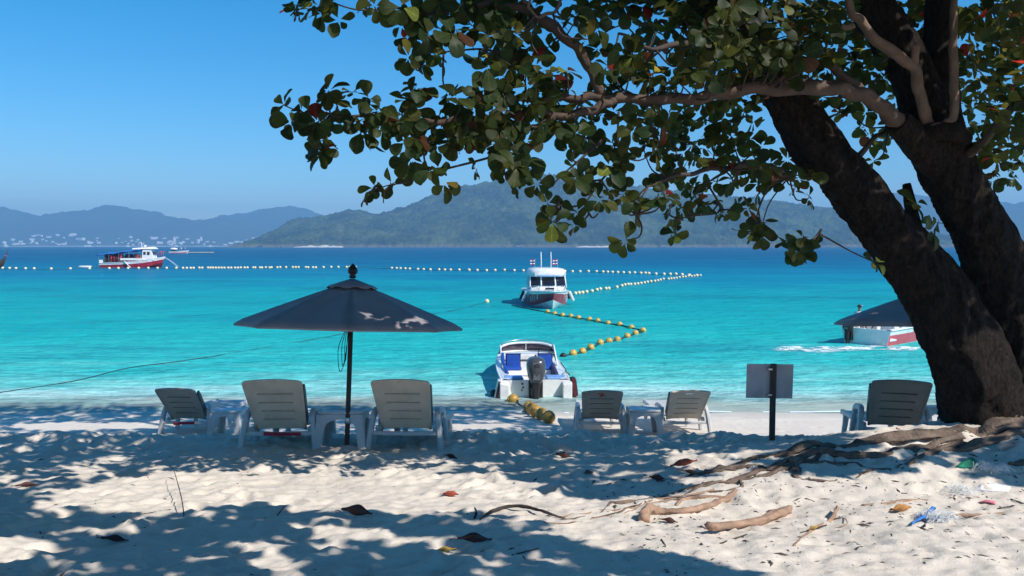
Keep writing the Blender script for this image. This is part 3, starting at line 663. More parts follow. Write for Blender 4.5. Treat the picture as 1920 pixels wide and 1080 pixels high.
# twigs that hang clear of the crown
HANG = [
    [(955, 285, 5.86), (890, 303, 5.84), (830, 318, 5.82), (790, 328, 5.8), (760, 342, 5.8), (735, 346, 5.78), (712, 352, 5.78)],
    [(930, 240, 5.86), (880, 262, 5.84), (830, 268, 5.82), (780, 280, 5.8)],
    [(1130, 262, 6.0), (1082, 304, 5.95), (1050, 332, 5.92), (1030, 352, 5.9), (1018, 348, 5.9)],
    [(1145, 318, 6.0), (1118, 350, 5.98), (1098, 378, 5.96), (1070, 388, 5.95), (1044, 376, 5.94)],
    [(1096, 382, 5.96), (1110, 408, 5.95), (1122, 400, 5.95)],
    [(1192, 402, 6.05), (1203, 424, 6.03), (1198, 444, 6.02), (1174, 450, 6.0)],
    [(1160, 210, 6.1), (1158, 262, 6.05), (1162, 300, 6.05)],
    [(1230, 60, 6.0), (1212, 90, 6.0), (1170, 48, 5.95), (1120, 70, 5.95)],
    [(1540, 430, 6.6), (1520, 455, 6.55), (1505, 462, 6.5)],
    [(1330, 350, 6.4), (1350, 395, 6.4), (1300, 405, 6.35), (1262, 412, 6.3)],
    [(940, 100, 5.85), (900, 92, 5.82), (850, 96, 5.8), (800, 100, 5.78)],
    [(1440, 350, 6.6), (1425, 385, 6.55), (1418, 410, 6.5)],
]
twigs = MB()
for h in HANG:
    P = smooth_path(P3(h), 6); LIMBS.append((P, [0.007] * len(P)))
    twigs.tube([p - T0 for p in P], [0.010 - 0.006 * i / len(P) for i in range(len(P))], 6)

# ---- leaves: blunt, broad towards the tip, folded along the midrib
def leaf_template(w, fold, droop, twist, seed):
    r = random.Random(seed)
    us = [0.0, 0.10, 0.26, 0.46, 0.66, 0.84, 0.95, 1.0]; ws = [0.03, 0.07, 0.20, 0.33, 0.40, 0.35, 0.22, 0.05]
    V = []; Fq = []
    for u, ww in zip(us, ws):
        ww *= w * (1 + r.uniform(-0.08, 0.08)); z = -droop * u * u + 0.02 * math.sin(u * 7 + seed)
        for sgn in (-1, 0, 1):
            tw = twist * u
            V.append((u, sgn * ww, z + abs(sgn) * ww * fold + sgn * ww * tw))
    for i in range(len(us) - 1):
        a = i * 3; Fq += [(a, a + 1, a + 4, a + 3), (a + 1, a + 2, a + 5, a + 4)]
    return np.array(V), np.array(Fq)
LEAFS = [leaf_template(0.98, 0.20, 0.18, 0.1, 1), leaf_template(1.1, 0.10, 0.30, -0.2, 2), leaf_template(0.9, 0.35, 0.10, 0.25, 3), leaf_template(1.15, 0.15, 0.42, 0.0, 4), leaf_template(0.85, 0.45, 0.28, -0.3, 5), leaf_template(1.05, 0.05, 0.05, 0.15, 6)]
def leaf_material(name, use_attr, col=(0.05, 0.08, 0.02)):
    m, t, b = nt(name); N, L = t.nodes, t.links
    tc = N.new("ShaderNodeTexCoord"); n = N.new("ShaderNodeTexNoise"); n.inputs["Scale"].default_value = 9; n.inputs["Detail"].default_value = 4
    L.new(tc.outputs["Object"], n.inputs["Vector"])
    r = N.new("ShaderNodeMapRange"); r.inputs[1].default_value = 0.3; r.inputs[2].default_value = 0.7; r.inputs[3].default_value = 0.7; r.inputs[4].default_value = 1.3; L.new(n.outputs["Fac"], r.inputs[0])
    mx = N.new("ShaderNodeMix"); mx.data_type = 'RGBA'; mx.blend_type = 'MULTIPLY'; mx.inputs[0].default_value = 1; L.new(r.outputs[0], mx.inputs[7])
    if use_attr:
        a = N.new("ShaderNodeAttribute"); a.attribute_name = "tint"; L.new(a.outputs["Color"], mx.inputs[6])
    else: mx.inputs[6].default_value = (*col, 1)
    if not use_attr:      # pale midrib and side veins
        sp = N.new("ShaderNodeSeparateXYZ"); L.new(tc.outputs["Object"], sp.inputs[0])
        ab = N.new("ShaderNodeMath"); ab.operation = 'ABSOLUTE'; L.new(sp.outputs["Y"], ab.inputs[0])
        v1 = N.new("ShaderNodeMapRange"); v1.inputs[1].default_value = 0.006; v1.inputs[2].default_value = 0.022; v1.inputs[3].default_value = 1.9; v1.inputs[4].default_value = 1.0; L.new(ab.outputs[0], v1.inputs[0])
        dd = N.new("ShaderNodeMath"); dd.operation = 'MULTIPLY_ADD'; dd.inputs[1].default_value = -0.7; L.new(ab.outputs[0], dd.inputs[0]); L.new(sp.outputs["X"], dd.inputs[2])
        sn = N.new("ShaderNodeMath"); sn.operation = 'SINE'; s0 = N.new("ShaderNodeMath"); s0.operation = 'MULTIPLY'; s0.inputs[1].default_value = 62; L.new(dd.outputs[0], s0.inputs[0]); L.new(s0.outputs[0], sn.inputs[0])
        v2 = N.new("ShaderNodeMapRange"); v2.inputs[1].default_value = 0.82; v2.inputs[2].default_value = 1.0; v2.inputs[3].default_value = 1.0; v2.inputs[4].default_value = 1.35; L.new(sn.outputs[0], v2.inputs[0])
        vm = N.new("ShaderNodeMath"); vm.operation = 'MULTIPLY'; L.new(v1.outputs[0], vm.inputs[0]); L.new(v2.outputs[0], vm.inputs[1])
        mv = N.new("ShaderNodeMix"); mv.data_type = 'RGBA'; mv.blend_type = 'MULTIPLY'; mv.inputs[0].default_value = 1; L.new(mx.outputs[2], mv.inputs[6]); L.new(vm.outputs[0], mv.inputs[7]); mx = mv
    L.new(mx.outputs[2], b.inputs["Base Color"]); b.inputs["Roughness"].default_value = 0.5; b.inputs["Specular IOR Level"].default_value = 0.18
    tr = N.new("ShaderNodeBsdfTranslucent"); tg = N.new("ShaderNodeMix"); tg.data_type = 'RGBA'; tg.blend_type = 'MULTIPLY'; tg.inputs[0].default_value = 1; L.new(mx.outputs[2], tg.inputs[6]); tg.inputs[7].default_value = (6.5, 4.2, 3.6, 1) if use_attr else (3, 2.4, 2, 1); L.new(tg.outputs[2], tr.inputs["Color"])
    ms = N.new("ShaderNodeMixShader"); ms.inputs[0].default_value = 0.45 if use_attr else 0.25
    L.new(b.outputs[0], ms.inputs[1]); L.new(tr.outputs[0], ms.inputs[2]); L.new(ms.outputs[0], N["Material Output"].inputs[0])
    return m
LEAF_COLS = [(0.022, 0.036, 0.008), (0.033, 0.044, 0.010), (0.018, 0.034, 0.010), (0.045, 0.050, 0.012), (0.014, 0.024, 0.008), (0.052, 0.022, 0.010), (0.10, 0.014, 0.010), (0.11, 0.13, 0.022)]
LEAF_P = np.cumsum([0.30, 0.22, 0.22, 0.10, 0.11, 0.022, 0.007, 0.021])
def leaf_kind(): return min(int(np.searchsorted(LEAF_P, random.random())), len(LEAF_COLS) - 1)
leaves = []           # (matrix, template, colour, picture size) in world space
def rosette(c, axis, n, size, keep=True):
    axis = axis.normalized(); a = axis.orthogonal().normalized(); b = axis.cross(a)
    ph = random.uniform(0, 2 * PI)
    for k in range(n):
        th = ph + 2 * PI * k / n * 1.02 + random.uniform(-0.28, 0.28)
        el = random.uniform(-0.25, 0.75)
        d = ((a * math.cos(th) + b * math.sin(th)) * math.cos(el) + axis * math.sin(el))
        d.z -= random.uniform(0.05, 0.5); d.normalize()
        s = size * random.uniform(0.55, 1.2)
        nrm = (axis + Vector((random.uniform(-.5, .5), random.uniform(-.5, .5), random.uniform(-.2, .5))));
        y_ = nrm.cross(d)
        if y_.length < 1e-3: y_ = d.orthogonal()
        y_.normalize(); z_ = d.cross(y_)
        Mx = Matrix((d * s, y_ * s, z_ * s)).transposed().to_4x4(); Mx.translation = c + d * 0.02
        leaves.append((Mx, random.randrange(len(LEAFS)), leaf_kind(), keep))
# rows of the crown as it stands in the picture: (y0, [(x0, x1, fullness), ...])
ROWS = {0: [(545, 650, .9), (688, 708, .6), (740, 1010, .95), (1060, 1140, .8), (1255, 1930, 1.7)],
        40: [(735, 800, .6), (800, 1000, .8), (1080, 1140, .6), (1260, 1930, 1.7)],
        80: [(765, 830, .9), (895, 1050, .8), (1118, 1140, .8), (1170, 1230, .9), (1265, 1930, 1.5)],
        120: [(905, 1070, .85), (1120, 1235, .95), (1255, 1930, 1.3)],
        160: [(530, 555, .8), (603, 635, .8), (660, 700, .6), (745, 800, .8), (835, 1450, 1.05), (1540, 1700, 1.0), (1800, 1930, 1.5)],
        200: [(535, 635, .9), (662, 1420, 1.05), (1570, 1690, .8), (1812, 1930, 1.4)],
        240: [(575, 608, .9), (670, 725, .7), (755, 990, 1.0), (1045, 1125, .8), (1150, 1430, .95), (1610, 1680, .8), (1825, 1930, 1.2)],
        280: [(585, 605, .6), (760, 840, .7), (936, 1000, 1.1), (1065, 1100, .9), (1130, 1170, .9), (1215, 1480, 1), (1630, 1655, .7), (1835, 1930, 1.1)],
        320: [(820, 840, .5), (935, 970, .8), (995, 1015, .7), (1075, 1105, .8), (1140, 1175, .8), (1230, 1520, 1.0), (1845, 1900, .9)],
        360: [(1020, 1035, .8), (1105, 1125, .6), (1150, 1430, .85), (1500, 1540, .5)],
        400: [(1028, 1046, .8), (1075, 1088, .6), (1255, 1272, 1), (1400, 1435, 1.3), (1735, 1755, 1)],
        440: [(1475, 1520, 1.7)]}
EXTRA = [(702, 352), (735, 345), (672 + 20, 366), (768, 300), (1038, 418), (1172, 452), (1082, 398), (1318, 392), (1262, 425), (1412, 432), (1425, 440), (1498, 468), (1505, 448), (1748, 432), (1640, 492), (1716, 380), (890, 315), (597, 262), (590, 280), (553, 10), (600, 14), (690, 8), (1165, 300), (1198, 380)]
def leaf_depth(px_, py_):
    t = (px_ - 520) / 1000.0
    Y = 5.6 + 0.65 * min(max(t, 0), 1)
    if px_ > 1250: Y = random.uniform(5.7, 7.0) if py_ < 150 and px_ < 1560 else random.uniform(6.2, 8.2)
    if px_ > 1560: Y = random.uniform(7.6, 8.6) if (px_ < 1840) else random.uniform(6.2, 8.2)
    return Y + random.uniform(-0.45, 0.45)
ros = []
for y0, spans in ROWS.items():
    for x0, x1, f in spans:
        n = max(1, int(round((x1 - x0) * 40 / (24.5 ** 2) * f)))
        for k in range(n):
            px_ = x0 + (x1 - x0) * ((k + random.random()) / n); py_ = y0 + random.uniform(2, 38)
            ros.append((px_, py_, leaf_depth(px_, py_), random.choice((5, 6, 6, 7, 8))))
for px_, py_ in EXTRA: ros.append((px_, py_, 5.85 if px_ < 1250 else 6.4, 6))
BR = [(1020, 186), (1125, 183), (1190, 186), (1270, 186), (1340, 178), (1400, 167), (1480, 166), (1560, 164), (1600, 174), (1640, 192), (1668, 216)]
def near_branch(a, b):
    if not 1010 < a < 1680: return False
    return abs(b - np.interp(a, [q[0] for q in BR], [q[1] for q in BR])) < 26
ros = [(a, b, max(Y, 6.75 if a < 1400 else 7.0) if near_branch(a, b) else Y, n) for a, b, Y, n in ros if not (near_branch(a, b) and random.random() < 0.25)]
for px_, py_, Y, n in ros:
    c = at(px_, py_, Y)
    best = None
    for P, R in LIMBS:
        for i in range(0, len(P), 2):
            d = (P[i] - c).length
            if best is None or d < best[0]: best = (d, P[i])
    ax = Vector((random.uniform(-.7, .7), random.uniform(-.9, .3), random.uniform(-.35, 1.0)))
    out = c - best[1]
    if out.length > 0.05: ax += out.normalized() * 0.7
    rosette(c, ax, n, random.uniform(0.10, 0.138))
    if best[0] < 0.55 and random.random() < 0.8 and 1740 > px_:
        midp = best[1].lerp(c, 0.5) + Vector((random.uniform(-.06, .06), random.uniform(-.06, .06), -0.12 * best[0] + random.uniform(-.05, .05)))
        P = smooth_path([best[1], midp, c], 5)
        twigs.tube([p - T0 for p in P], [0.009 - 0.005 * i / len(P) for i in range(len(P))], 5)
# unseen crown overhead, its leaves placed to shade the beach outside the sunlit patches
LIT = [
    [(40, 950), (115, 918), (200, 905), (290, 892), (320, 866), (410, 846), (560, 838), (640, 842), (830, 850), (800, 876), (840, 900), (960, 905), (1060, 940), (1200, 935), (1150, 1000), (1060, 985), (900, 962), (830, 965), (700, 955), (630, 962), (490, 945), (400, 962), (330, 948), (250, 955), (150, 940)],
    [(1000, 1008), (1110, 962), (1290, 905), (1420, 868), (1700, 842), (1990, 800), (1990, 1090), (1440, 1090), (1330, 1045), (1150, 1018)],
    [(1225, 868), (1240, 852), (1440, 850), (1430, 872), (1330, 880)],
    [(960, 780), (1000, 763), (1990, 740), (1990, 818), (1500, 815), (1350, 812), (1100, 800)],
    [(0, 800), (90, 793), (350, 792), (340, 800), (120, 806)],
    [(840, 800), (960, 794), (960, 801), (850, 806)],
    [(500, 1030), (560, 1022), (600, 1036), (540, 1048)], [(560, 1000), (660, 990), (650, 1012), (590, 1016)], [(735, 1010), (800, 998), (830, 1014), (760, 1026)],
    [(0, 1015), (60, 1010), (80, 1040), (20, 1050)], [(180, 978), (290, 968), (300, 985), (220, 992)], [(450, 1070), (540, 1062), (540, 1090), (460, 1090)],
    [(850, 1060), (900, 1052), (930, 1075), (880, 1085)], [(120, 882), (190, 872), (200, 885), (150, 892)], [(0, 905), (50, 897), (50, 910), (0, 918)], [(180, 862), (250, 855), (260, 864), (200, 870)],
    [(1295, 735), (1345, 735), (1345, 812), (1262, 812)], [(770, 575), (800, 580), (795, 620), (740, 612), (715, 590), (700, 560)],
    [(560, 775), (600, 775), (600, 800), (560, 800)]]
def inside(p, poly):
    x, y = p; c = False; j = len(poly) - 1
    for i in range(len(poly)):
        xi, yi = poly[i]; xj, yj = poly[j]
        if (yi > y) != (yj > y) and x < (xj - xi) * (y - yi) / (yj - yi + 1e-12) + xi: c = not c
        j = i
    return c
def in_sun(G):
    q = topx(G)
    if q is None: return False
    if q[1] > 1100 + 60: return False
    return any(inside(q, poly) for poly in LIT)
n_hid = 0
ROOT_SHADE = [[(1370, 852), (1560, 838), (1640, 868), (1720, 902), (1600, 905), (1500, 892), (1390, 886)], [(1800, 838), (1990, 790), (1990, 895), (1860, 884)], [(1610, 846), (1850, 816), (1860, 836), (1640, 860)]]
def dappled(G):
    q = topx(G)
    return q is not None and any(inside(q, poly) for poly in ROOT_SHADE)
FLECKS = [(at(a, b, 8.0), r) for a, b, r in ((773, 588, 0.22), (748, 606, 0.24), (708, 570, 0.17), (792, 590, 0.2))]
def flecked(G):
    return any((G + SUN * ((f.z - G.z) / SUN.z) - f).length < r for f, r in FLECKS)
xat_u = (655 - 960) / FPX * 8.72
CELL = 0.232
cells = [(a, b_) for a in range(int(17 / CELL)) for b_ in range(int(14.4 / CELL))]
random.shuffle(cells)
for a_, b_ in cells:
    G = Vector((-11.5 + (a_ + random.random()) * CELL, 2.2 + (b_ + random.random()) * CELL, 0)); G.z = Hs(G.x, G.y)
    under = dappled(G)
    if G.x > 2.2 + 0.25 * (G.y - 4) and G.y < 7.4 and not under: continue
    # spare a margin round the sunlit patches, about half a leaf
    if (in_sun(G) and not under) or flecked(G): continue
    m_ = 0.10
    if sum(in_sun(G + Vector((dx, dy, 0))) for dx, dy in ((m_, 0), (-m_, 0), (0, m_), (0, -m_))) > 0 and not under: continue
    t_ = 4.6
    while t_ < 16:
        q = topx(G + SUN * t_)
        p = G + SUN * t_
        if p.z > CAM_H + 1.2 and (q is None or q[1] < -75 or p.y < 0.6): break
        t_ += 0.25
    p = G + SUN * (t_ + random.random() ** 1.5 * 1.3)
    if G.y > 9.0 and random.random() < 0.10: continue
    for rep in range(2 if (G.y < 6.2 and random.random() < 0.75) or random.random() < 0.12 else 1):
        q_ = p + Vector((random.uniform(-.1, .1), random.uniform(-.1, .1), 0)) * rep + SUN * (0.35 * rep)
        rosette(q_, Vector((random.uniform(-.6, .6), random.uniform(-.6, .6), 1)) + SUN * 0.6, random.choice((5, 6, 7)), random.uniform(0.14, 0.215), keep=False)
    n_hid += 1
# leaves added overhead to shade the near parasol, save for a few flecks on its seaward-right panels
for k in range(420):
    a_ = random.uniform(0, 2 * PI); r_ = 1.35 * math.sqrt(random.random())
    G = Vector((xat_u + r_ * math.cos(a_), 8.72 + r_ * math.sin(a_), 2.95 - 0.38 * r_))
    q = topx(G)
    if flecked(G): continue
    p = G + SUN * (random.uniform(4.2, 5.6))
    rosette(p, Vector((random.uniform(-.6, .6), random.uniform(-.6, .6), 1)) + SUN * 0.6, 6, random.uniform(0.15, 0.2), keep=False)
for k in range(230):      # more added, to shade the parasol behind the trunk
    a_ = random.uniform(0, 2 * PI); r_ = 1.3 * math.sqrt(random.random())
    G = Vector(((1575 - 960) / FPX * 8.9 + 1.2 + r_ * math.cos(a_), 8.9 + r_ * math.sin(a_), 2.7))
    rosette(G + SUN * random.uniform(4.6, 6.0), Vector((random.uniform(-.6, .6), random.uniform(-.6, .6), 1)) + SUN * 0.6, 6, random.uniform(0.15, 0.2), keep=False)
# limbs that carry it
for pts, rad in (([(1190, -280, 7.5), (900, -420, 7.2), (560, -520, 6.6), (200, -600, 6.0)], [.12, .09, .06, .02]),
                 ([(1190, -280, 7.5), (1000, -380, 8.8), (700, -330, 10.2)], [.12, .08, .03]),
                 ([(1265, -130, 7.4), (1100, -500, 6.0), (1000, -1100, 4.4), (900, -1700, 3.2)], [.13, .10, .07, .03]),
                 ([(1530, -260, 7.6), (1400, -420, 9.0), (1250, -420, 10.8)], [.11, .08, .03]),
                 ([(1790, -200, 7.5), (1700, -520, 6.5), (1500, -900, 5.0)], [.1, .08, .03])):
    P = smooth_path(P3(pts), 6); MB().tube([p - T0 for p in P], smooth_vals(rad, 6), 10, wob=.05).build('branch', M['branch_bark'], TREE, smooth=True)
twigs.build('twigs', M['twig_bark'], TREE, smooth=True, kind='stuff')
# the 300 leaves that show largest are objects of their own, the rest one mass
def in_view(p):
    q = topx(p); return q is not None and -10 < q[0] < 1930 and -10 < q[1] < 560
seen = [(i, l[0].to_scale().x / max(0.5, l[0].translation.y)) for i, l in enumerate(leaves) if l[3] and in_view(l[0].translation)]
# trunks hide some of them: prefer those in front
seen.sort(key=lambda q: -q[1] * (1.0 if leaves[q[0]][0].translation.y < 6.6 else 0.8))
own = set(i for i, _ in seen[:300])
leaf_mats = [leaf_material('leaf_tint', False, c) for c in LEAF_COLS]
leaf_meshes = {}
for i in sorted(own):
    Mx, ti, ci, _ = leaves[i]
    if (ti, ci) not in leaf_meshes:
        me = bpy.data.meshes.new('leaf'); me.from_pydata([tuple(v) for v in LEAFS[ti][0]], [], [tuple(f) for f in LEAFS[ti][1]]); me.shade_smooth(); me.materials.append(leaf_mats[ci]); leaf_meshes[(ti, ci)] = me
    o = bpy.data.objects.new('leaf', leaf_meshes[(ti, ci)]); COL.objects.link(o); o.parent = TREE
    o.matrix_local = Matrix.Translation(-T0) @ Mx
VV, FF, CC = [], [], []; off = 0
for i, (Mx, ti, ci, vis) in enumerate(leaves):
    if i in own: continue
    V, Fq = LEAFS[ti]
    A = np.array(Mx)[:3]; W = V @ A[:, :3].T + A[:, 3] - np.array(T0)
    VV.append(W); FF.append(Fq + off); off += len(V)
    c = np.array(LEAF_COLS[ci]) * random.uniform(0.75, 1.25); CC.append(np.tile([*c, 1], (len(V), 1)))
np_mesh('foliage', np.concatenate(VV), np.concatenate(FF), leaf_material('leaf_mass', True), TREE, kind='stuff', col=np.concatenate(CC))

# ---- roots running over the sand
def root(pts, rad, k=7, sink=0.35, seed=0, m='root_bark', wob=0.14):
    P = [gnd(a, b_) for a, b_ in pts]
    P = smooth_path(P, k); R = smooth_vals([r * 0.58 for r in rad], k); Q = []
    for i, (p, r) in enumerate(zip(P, R)):
        z = H(p.x, p.y) if 2.5 < p.y < 11 else p.z
        lift = r * (0.05 + 0.75 * math.sin(i * 0.33 + seed)) * (1 - sink)
        Q.append(Vector((p.x + 0.02 * math.sin(i * 0.7 + seed), p.y + 0.03 * math.sin(i * 0.5 + 2 * seed), max(p.z, z) * 0.5 + z * 0.5 + lift)) - T0)
    return MB().tube(Q, R, 20, wob=wob, seed=seed, rough=0.8, flat=0.62).build('root', M[m], TREE, smooth=True)
root([(1915, 800), (1850, 808), (1790, 815), (1668, 827), (1600, 834), (1546, 840), (1485, 850), (1424, 862), (1368, 878), (1311, 890), (1240, 901)], [0.16, .13, .11, .10, .09, .085, .075, .055, .045, .03, .012], seed=1)
root([(1790, 822), (1700, 842), (1600, 852), (1520, 856), (1470, 874), (1404, 892), (1360, 906), (1262, 927), (1180, 943), (1120, 960), (1050, 976)], [.09, .075, .06, .065, .06, .05, .045, .032, .026, .016, .006], seed=2)
root([(1900, 812), (1840, 826), (1782, 843), (1709, 864), (1640, 884), (1600, 894)], [.08, .06, .045, .035, .022, .008], seed=3)
root([(1560, 852), (1500, 862), (1490, 878), (1500, 896), (1530, 902), (1570, 900)], [.05, .055, .05, .032, .02, .006], seed=4)
root([(1500, 866), (1546, 868), (1600, 866), (1640, 884)], [.03, .022, .016, .008], seed=5)
root([(1920, 818), (1840, 836), (1750, 848), (1650, 850), (1560, 850)], [.09, .075, .05, .035, .02], seed=6)
root([(1480, 866), (1440, 880), (1400, 878), (1350, 884), (1290, 893), (1230, 901)], [.045, .042, .036, .03, .02, .008], seed=7)
root([(1460, 878), (1420, 896), (1380, 902), (1330, 913), (1250, 935), (1170, 958), (1110, 970)], [.035, .03, .026, .022, .016, .012, .005], seed=8)
root([(1990, 850), (1930, 862), (1890, 872)], [.09, .07, .02], seed=9)
root([(1500, 850), (1440, 852), (1390, 868), (1360, 872)], [.045, .035, .022, .008], seed=10)
root([(1420, 880), (1400, 900), (1380, 912), (1300, 930), (1225, 945)], [.02, .018, .016, .012, .005], seed=11)
root([(1340, 916), (1240, 938), (1160, 952), (1100, 962), (1040, 968), (1005, 972)], [.014, .012, .012, .010, .008, .004], seed=12, m='driftwood')
root([(1280, 932), (1190, 955), (1110, 975), (1060, 978), (1000, 980)], [.010, .010, .009, .007, .004], seed=13, m='driftwood')
root([(1900, 790), (1860, 797), (1800, 806), (1740, 812)], [.14, .11, .08, .04], seed=14)
# ================================================================== SUN LOUNGERS
def slotted_back(parent, m, wb, wt, Lh, tilt, hinge, handle=False, slots=4):
    """moulded backrest with open slots, built in its own plane and then leaned back"""
    ys_ = [0.0]; slot_rows = []
    v0, v1 = Lh * 0.20, Lh * 0.74
    for k in range(slots):
        c = v0 + (v1 - v0) * k / (slots - 1); slot_rows.append((c - 0.010, c + 0.010))
    if handle: slot_rows.append((Lh * 0.86, Lh * 0.86 + 0.035))
    for a, b in slot_rows: ys_ += [a, b]
    r = 0.035
    top = [Lh - r * (1 - math.sin(q)) for q in (0, .35, .7, 1.05, 1.35, PI / 2)]
    ys_ += top; ys_ = sorted(ys_)
    hx = [-0.5, -0.47, -0.32, -0.21, -0.1, 0, 0.1, 0.21, 0.32, 0.47, 0.5]
    def half(v):
        w = wb + (wt - wb) * v / Lh
        if v > Lh - r: 
            q = (v - (Lh - r)) / r; w -= 2 * r * (1 - math.sqrt(max(0, 1 - q * q)))
        return w
    def P(i, j, face):
        v = ys_[j]; x = hx[i] * half(v)
        dep = (0.0, 0.022, 0.085)[face]
        bow = 0.028 * (1 - (2 * hx[i]) ** 2)                        # dished across
        vv = v - (0.010 * (1 - (hx[i] / 0.34) ** 2) if abs(hx[i]) < 0.34 and v < Lh * 0.8 else 0)
        return Vector((x, dep + bow, vv))
    def solid(i, j):
        a, b = ys_[j], ys_[j + 1]
        for k, (s0, s1) in enumerate(slot_rows):
            lim = 0.32 if k < slots else 0.11
            if a >= s0 - 1e-6 and b <= s1 + 1e-6 and hx[i] >= -lim - 1e-6 and hx[i + 1] <= lim + 1e-6: return False
        return True
    rot = Matrix.Rotation(tilt, 3, 'X')
    mb = MB(); nI, nJ = len(hx), len(ys_)
    vid = {}
    def V(i, j, f):
        if (i, j, f) not in vid:
            vid[(i, j, f)] = len(mb.v); mb.v.append(tuple(rot @ P(i, j, f) + Vector(hinge)))
        return vid[(i, j, f)]
    for i in range(nI - 1):
        for j in range(nJ - 1):
            if not solid(i, j):
                if ys_[j] < Lh * 0.8:      # a deep narrow groove rather than a hole
                    mb.f.append((V(i, j, 2), V(i + 1, j, 2), V(i + 1, j + 1, 2), V(i, j + 1, 2)))
                    for (di, dj, a, b) in ((-1, 0, (i, j), (i, j + 1)), (1, 0, (i + 1, j + 1), (i + 1, j)), (0, -1, (i + 1, j), (i, j)), (0, 1, (i, j + 1), (i + 1, j + 1))):
                        if solid(i + di, j + dj): mb.f.append((V(*a, 1), V(*a, 2), V(*b, 2), V(*b, 1)))
                continue
            mb.f.append((V(i, j, 0), V(i + 1, j, 0), V(i + 1, j + 1, 0), V(i, j + 1, 0)))
            mb.f.append((V(i, j + 1, 1), V(i + 1, j + 1, 1), V(i + 1, j, 1), V(i, j, 1)))
            for (di, dj, a, b) in ((-1, 0, (i, j), (i, j + 1)), (1, 0, (i + 1, j + 1), (i + 1, j)), (0, -1, (i + 1, j), (i, j)), (0, 1, (i, j + 1), (i + 1, j + 1))):
                ii, jj = i + di, j + dj
                if 0 <= ii < nI - 1 and 0 <= jj < nJ - 1 and solid(ii, jj): continue
                mb.f.append((V(*a, 0), V(*a, 1), V(*b, 1), V(*b, 0)))
    back = mb.build('backrest', m, parent, smooth=True, angle=35)
    # raised rim round the edge
    rim = MB(); path = []
    for j in range(nJ): path.append(P(nI - 1, j, 0))
    for i in range(nI - 2, 0, -1): path.append(P(i, nJ - 1, 0) if abs(hx[i]) < 0.5 else P(i, nJ - 1, 0))
    for j in range(nJ - 1, -1, -1): path.append(P(0, j, 0))
    cl = []
    for p in path:
        if not cl or (p - cl[-1]).length > 0.006: cl.append(p)
    rim.tube([rot @ (p + Vector((0, 0.008, 0))) + Vector(hinge) for p in cl], 0.017, 8)
    rim.build('backrest_rim', m, parent, smooth=True)
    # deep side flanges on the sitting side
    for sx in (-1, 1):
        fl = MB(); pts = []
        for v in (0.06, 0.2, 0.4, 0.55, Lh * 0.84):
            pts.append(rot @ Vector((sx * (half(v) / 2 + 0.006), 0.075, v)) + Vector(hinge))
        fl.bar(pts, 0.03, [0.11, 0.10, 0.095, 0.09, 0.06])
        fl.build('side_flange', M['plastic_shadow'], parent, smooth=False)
    return back

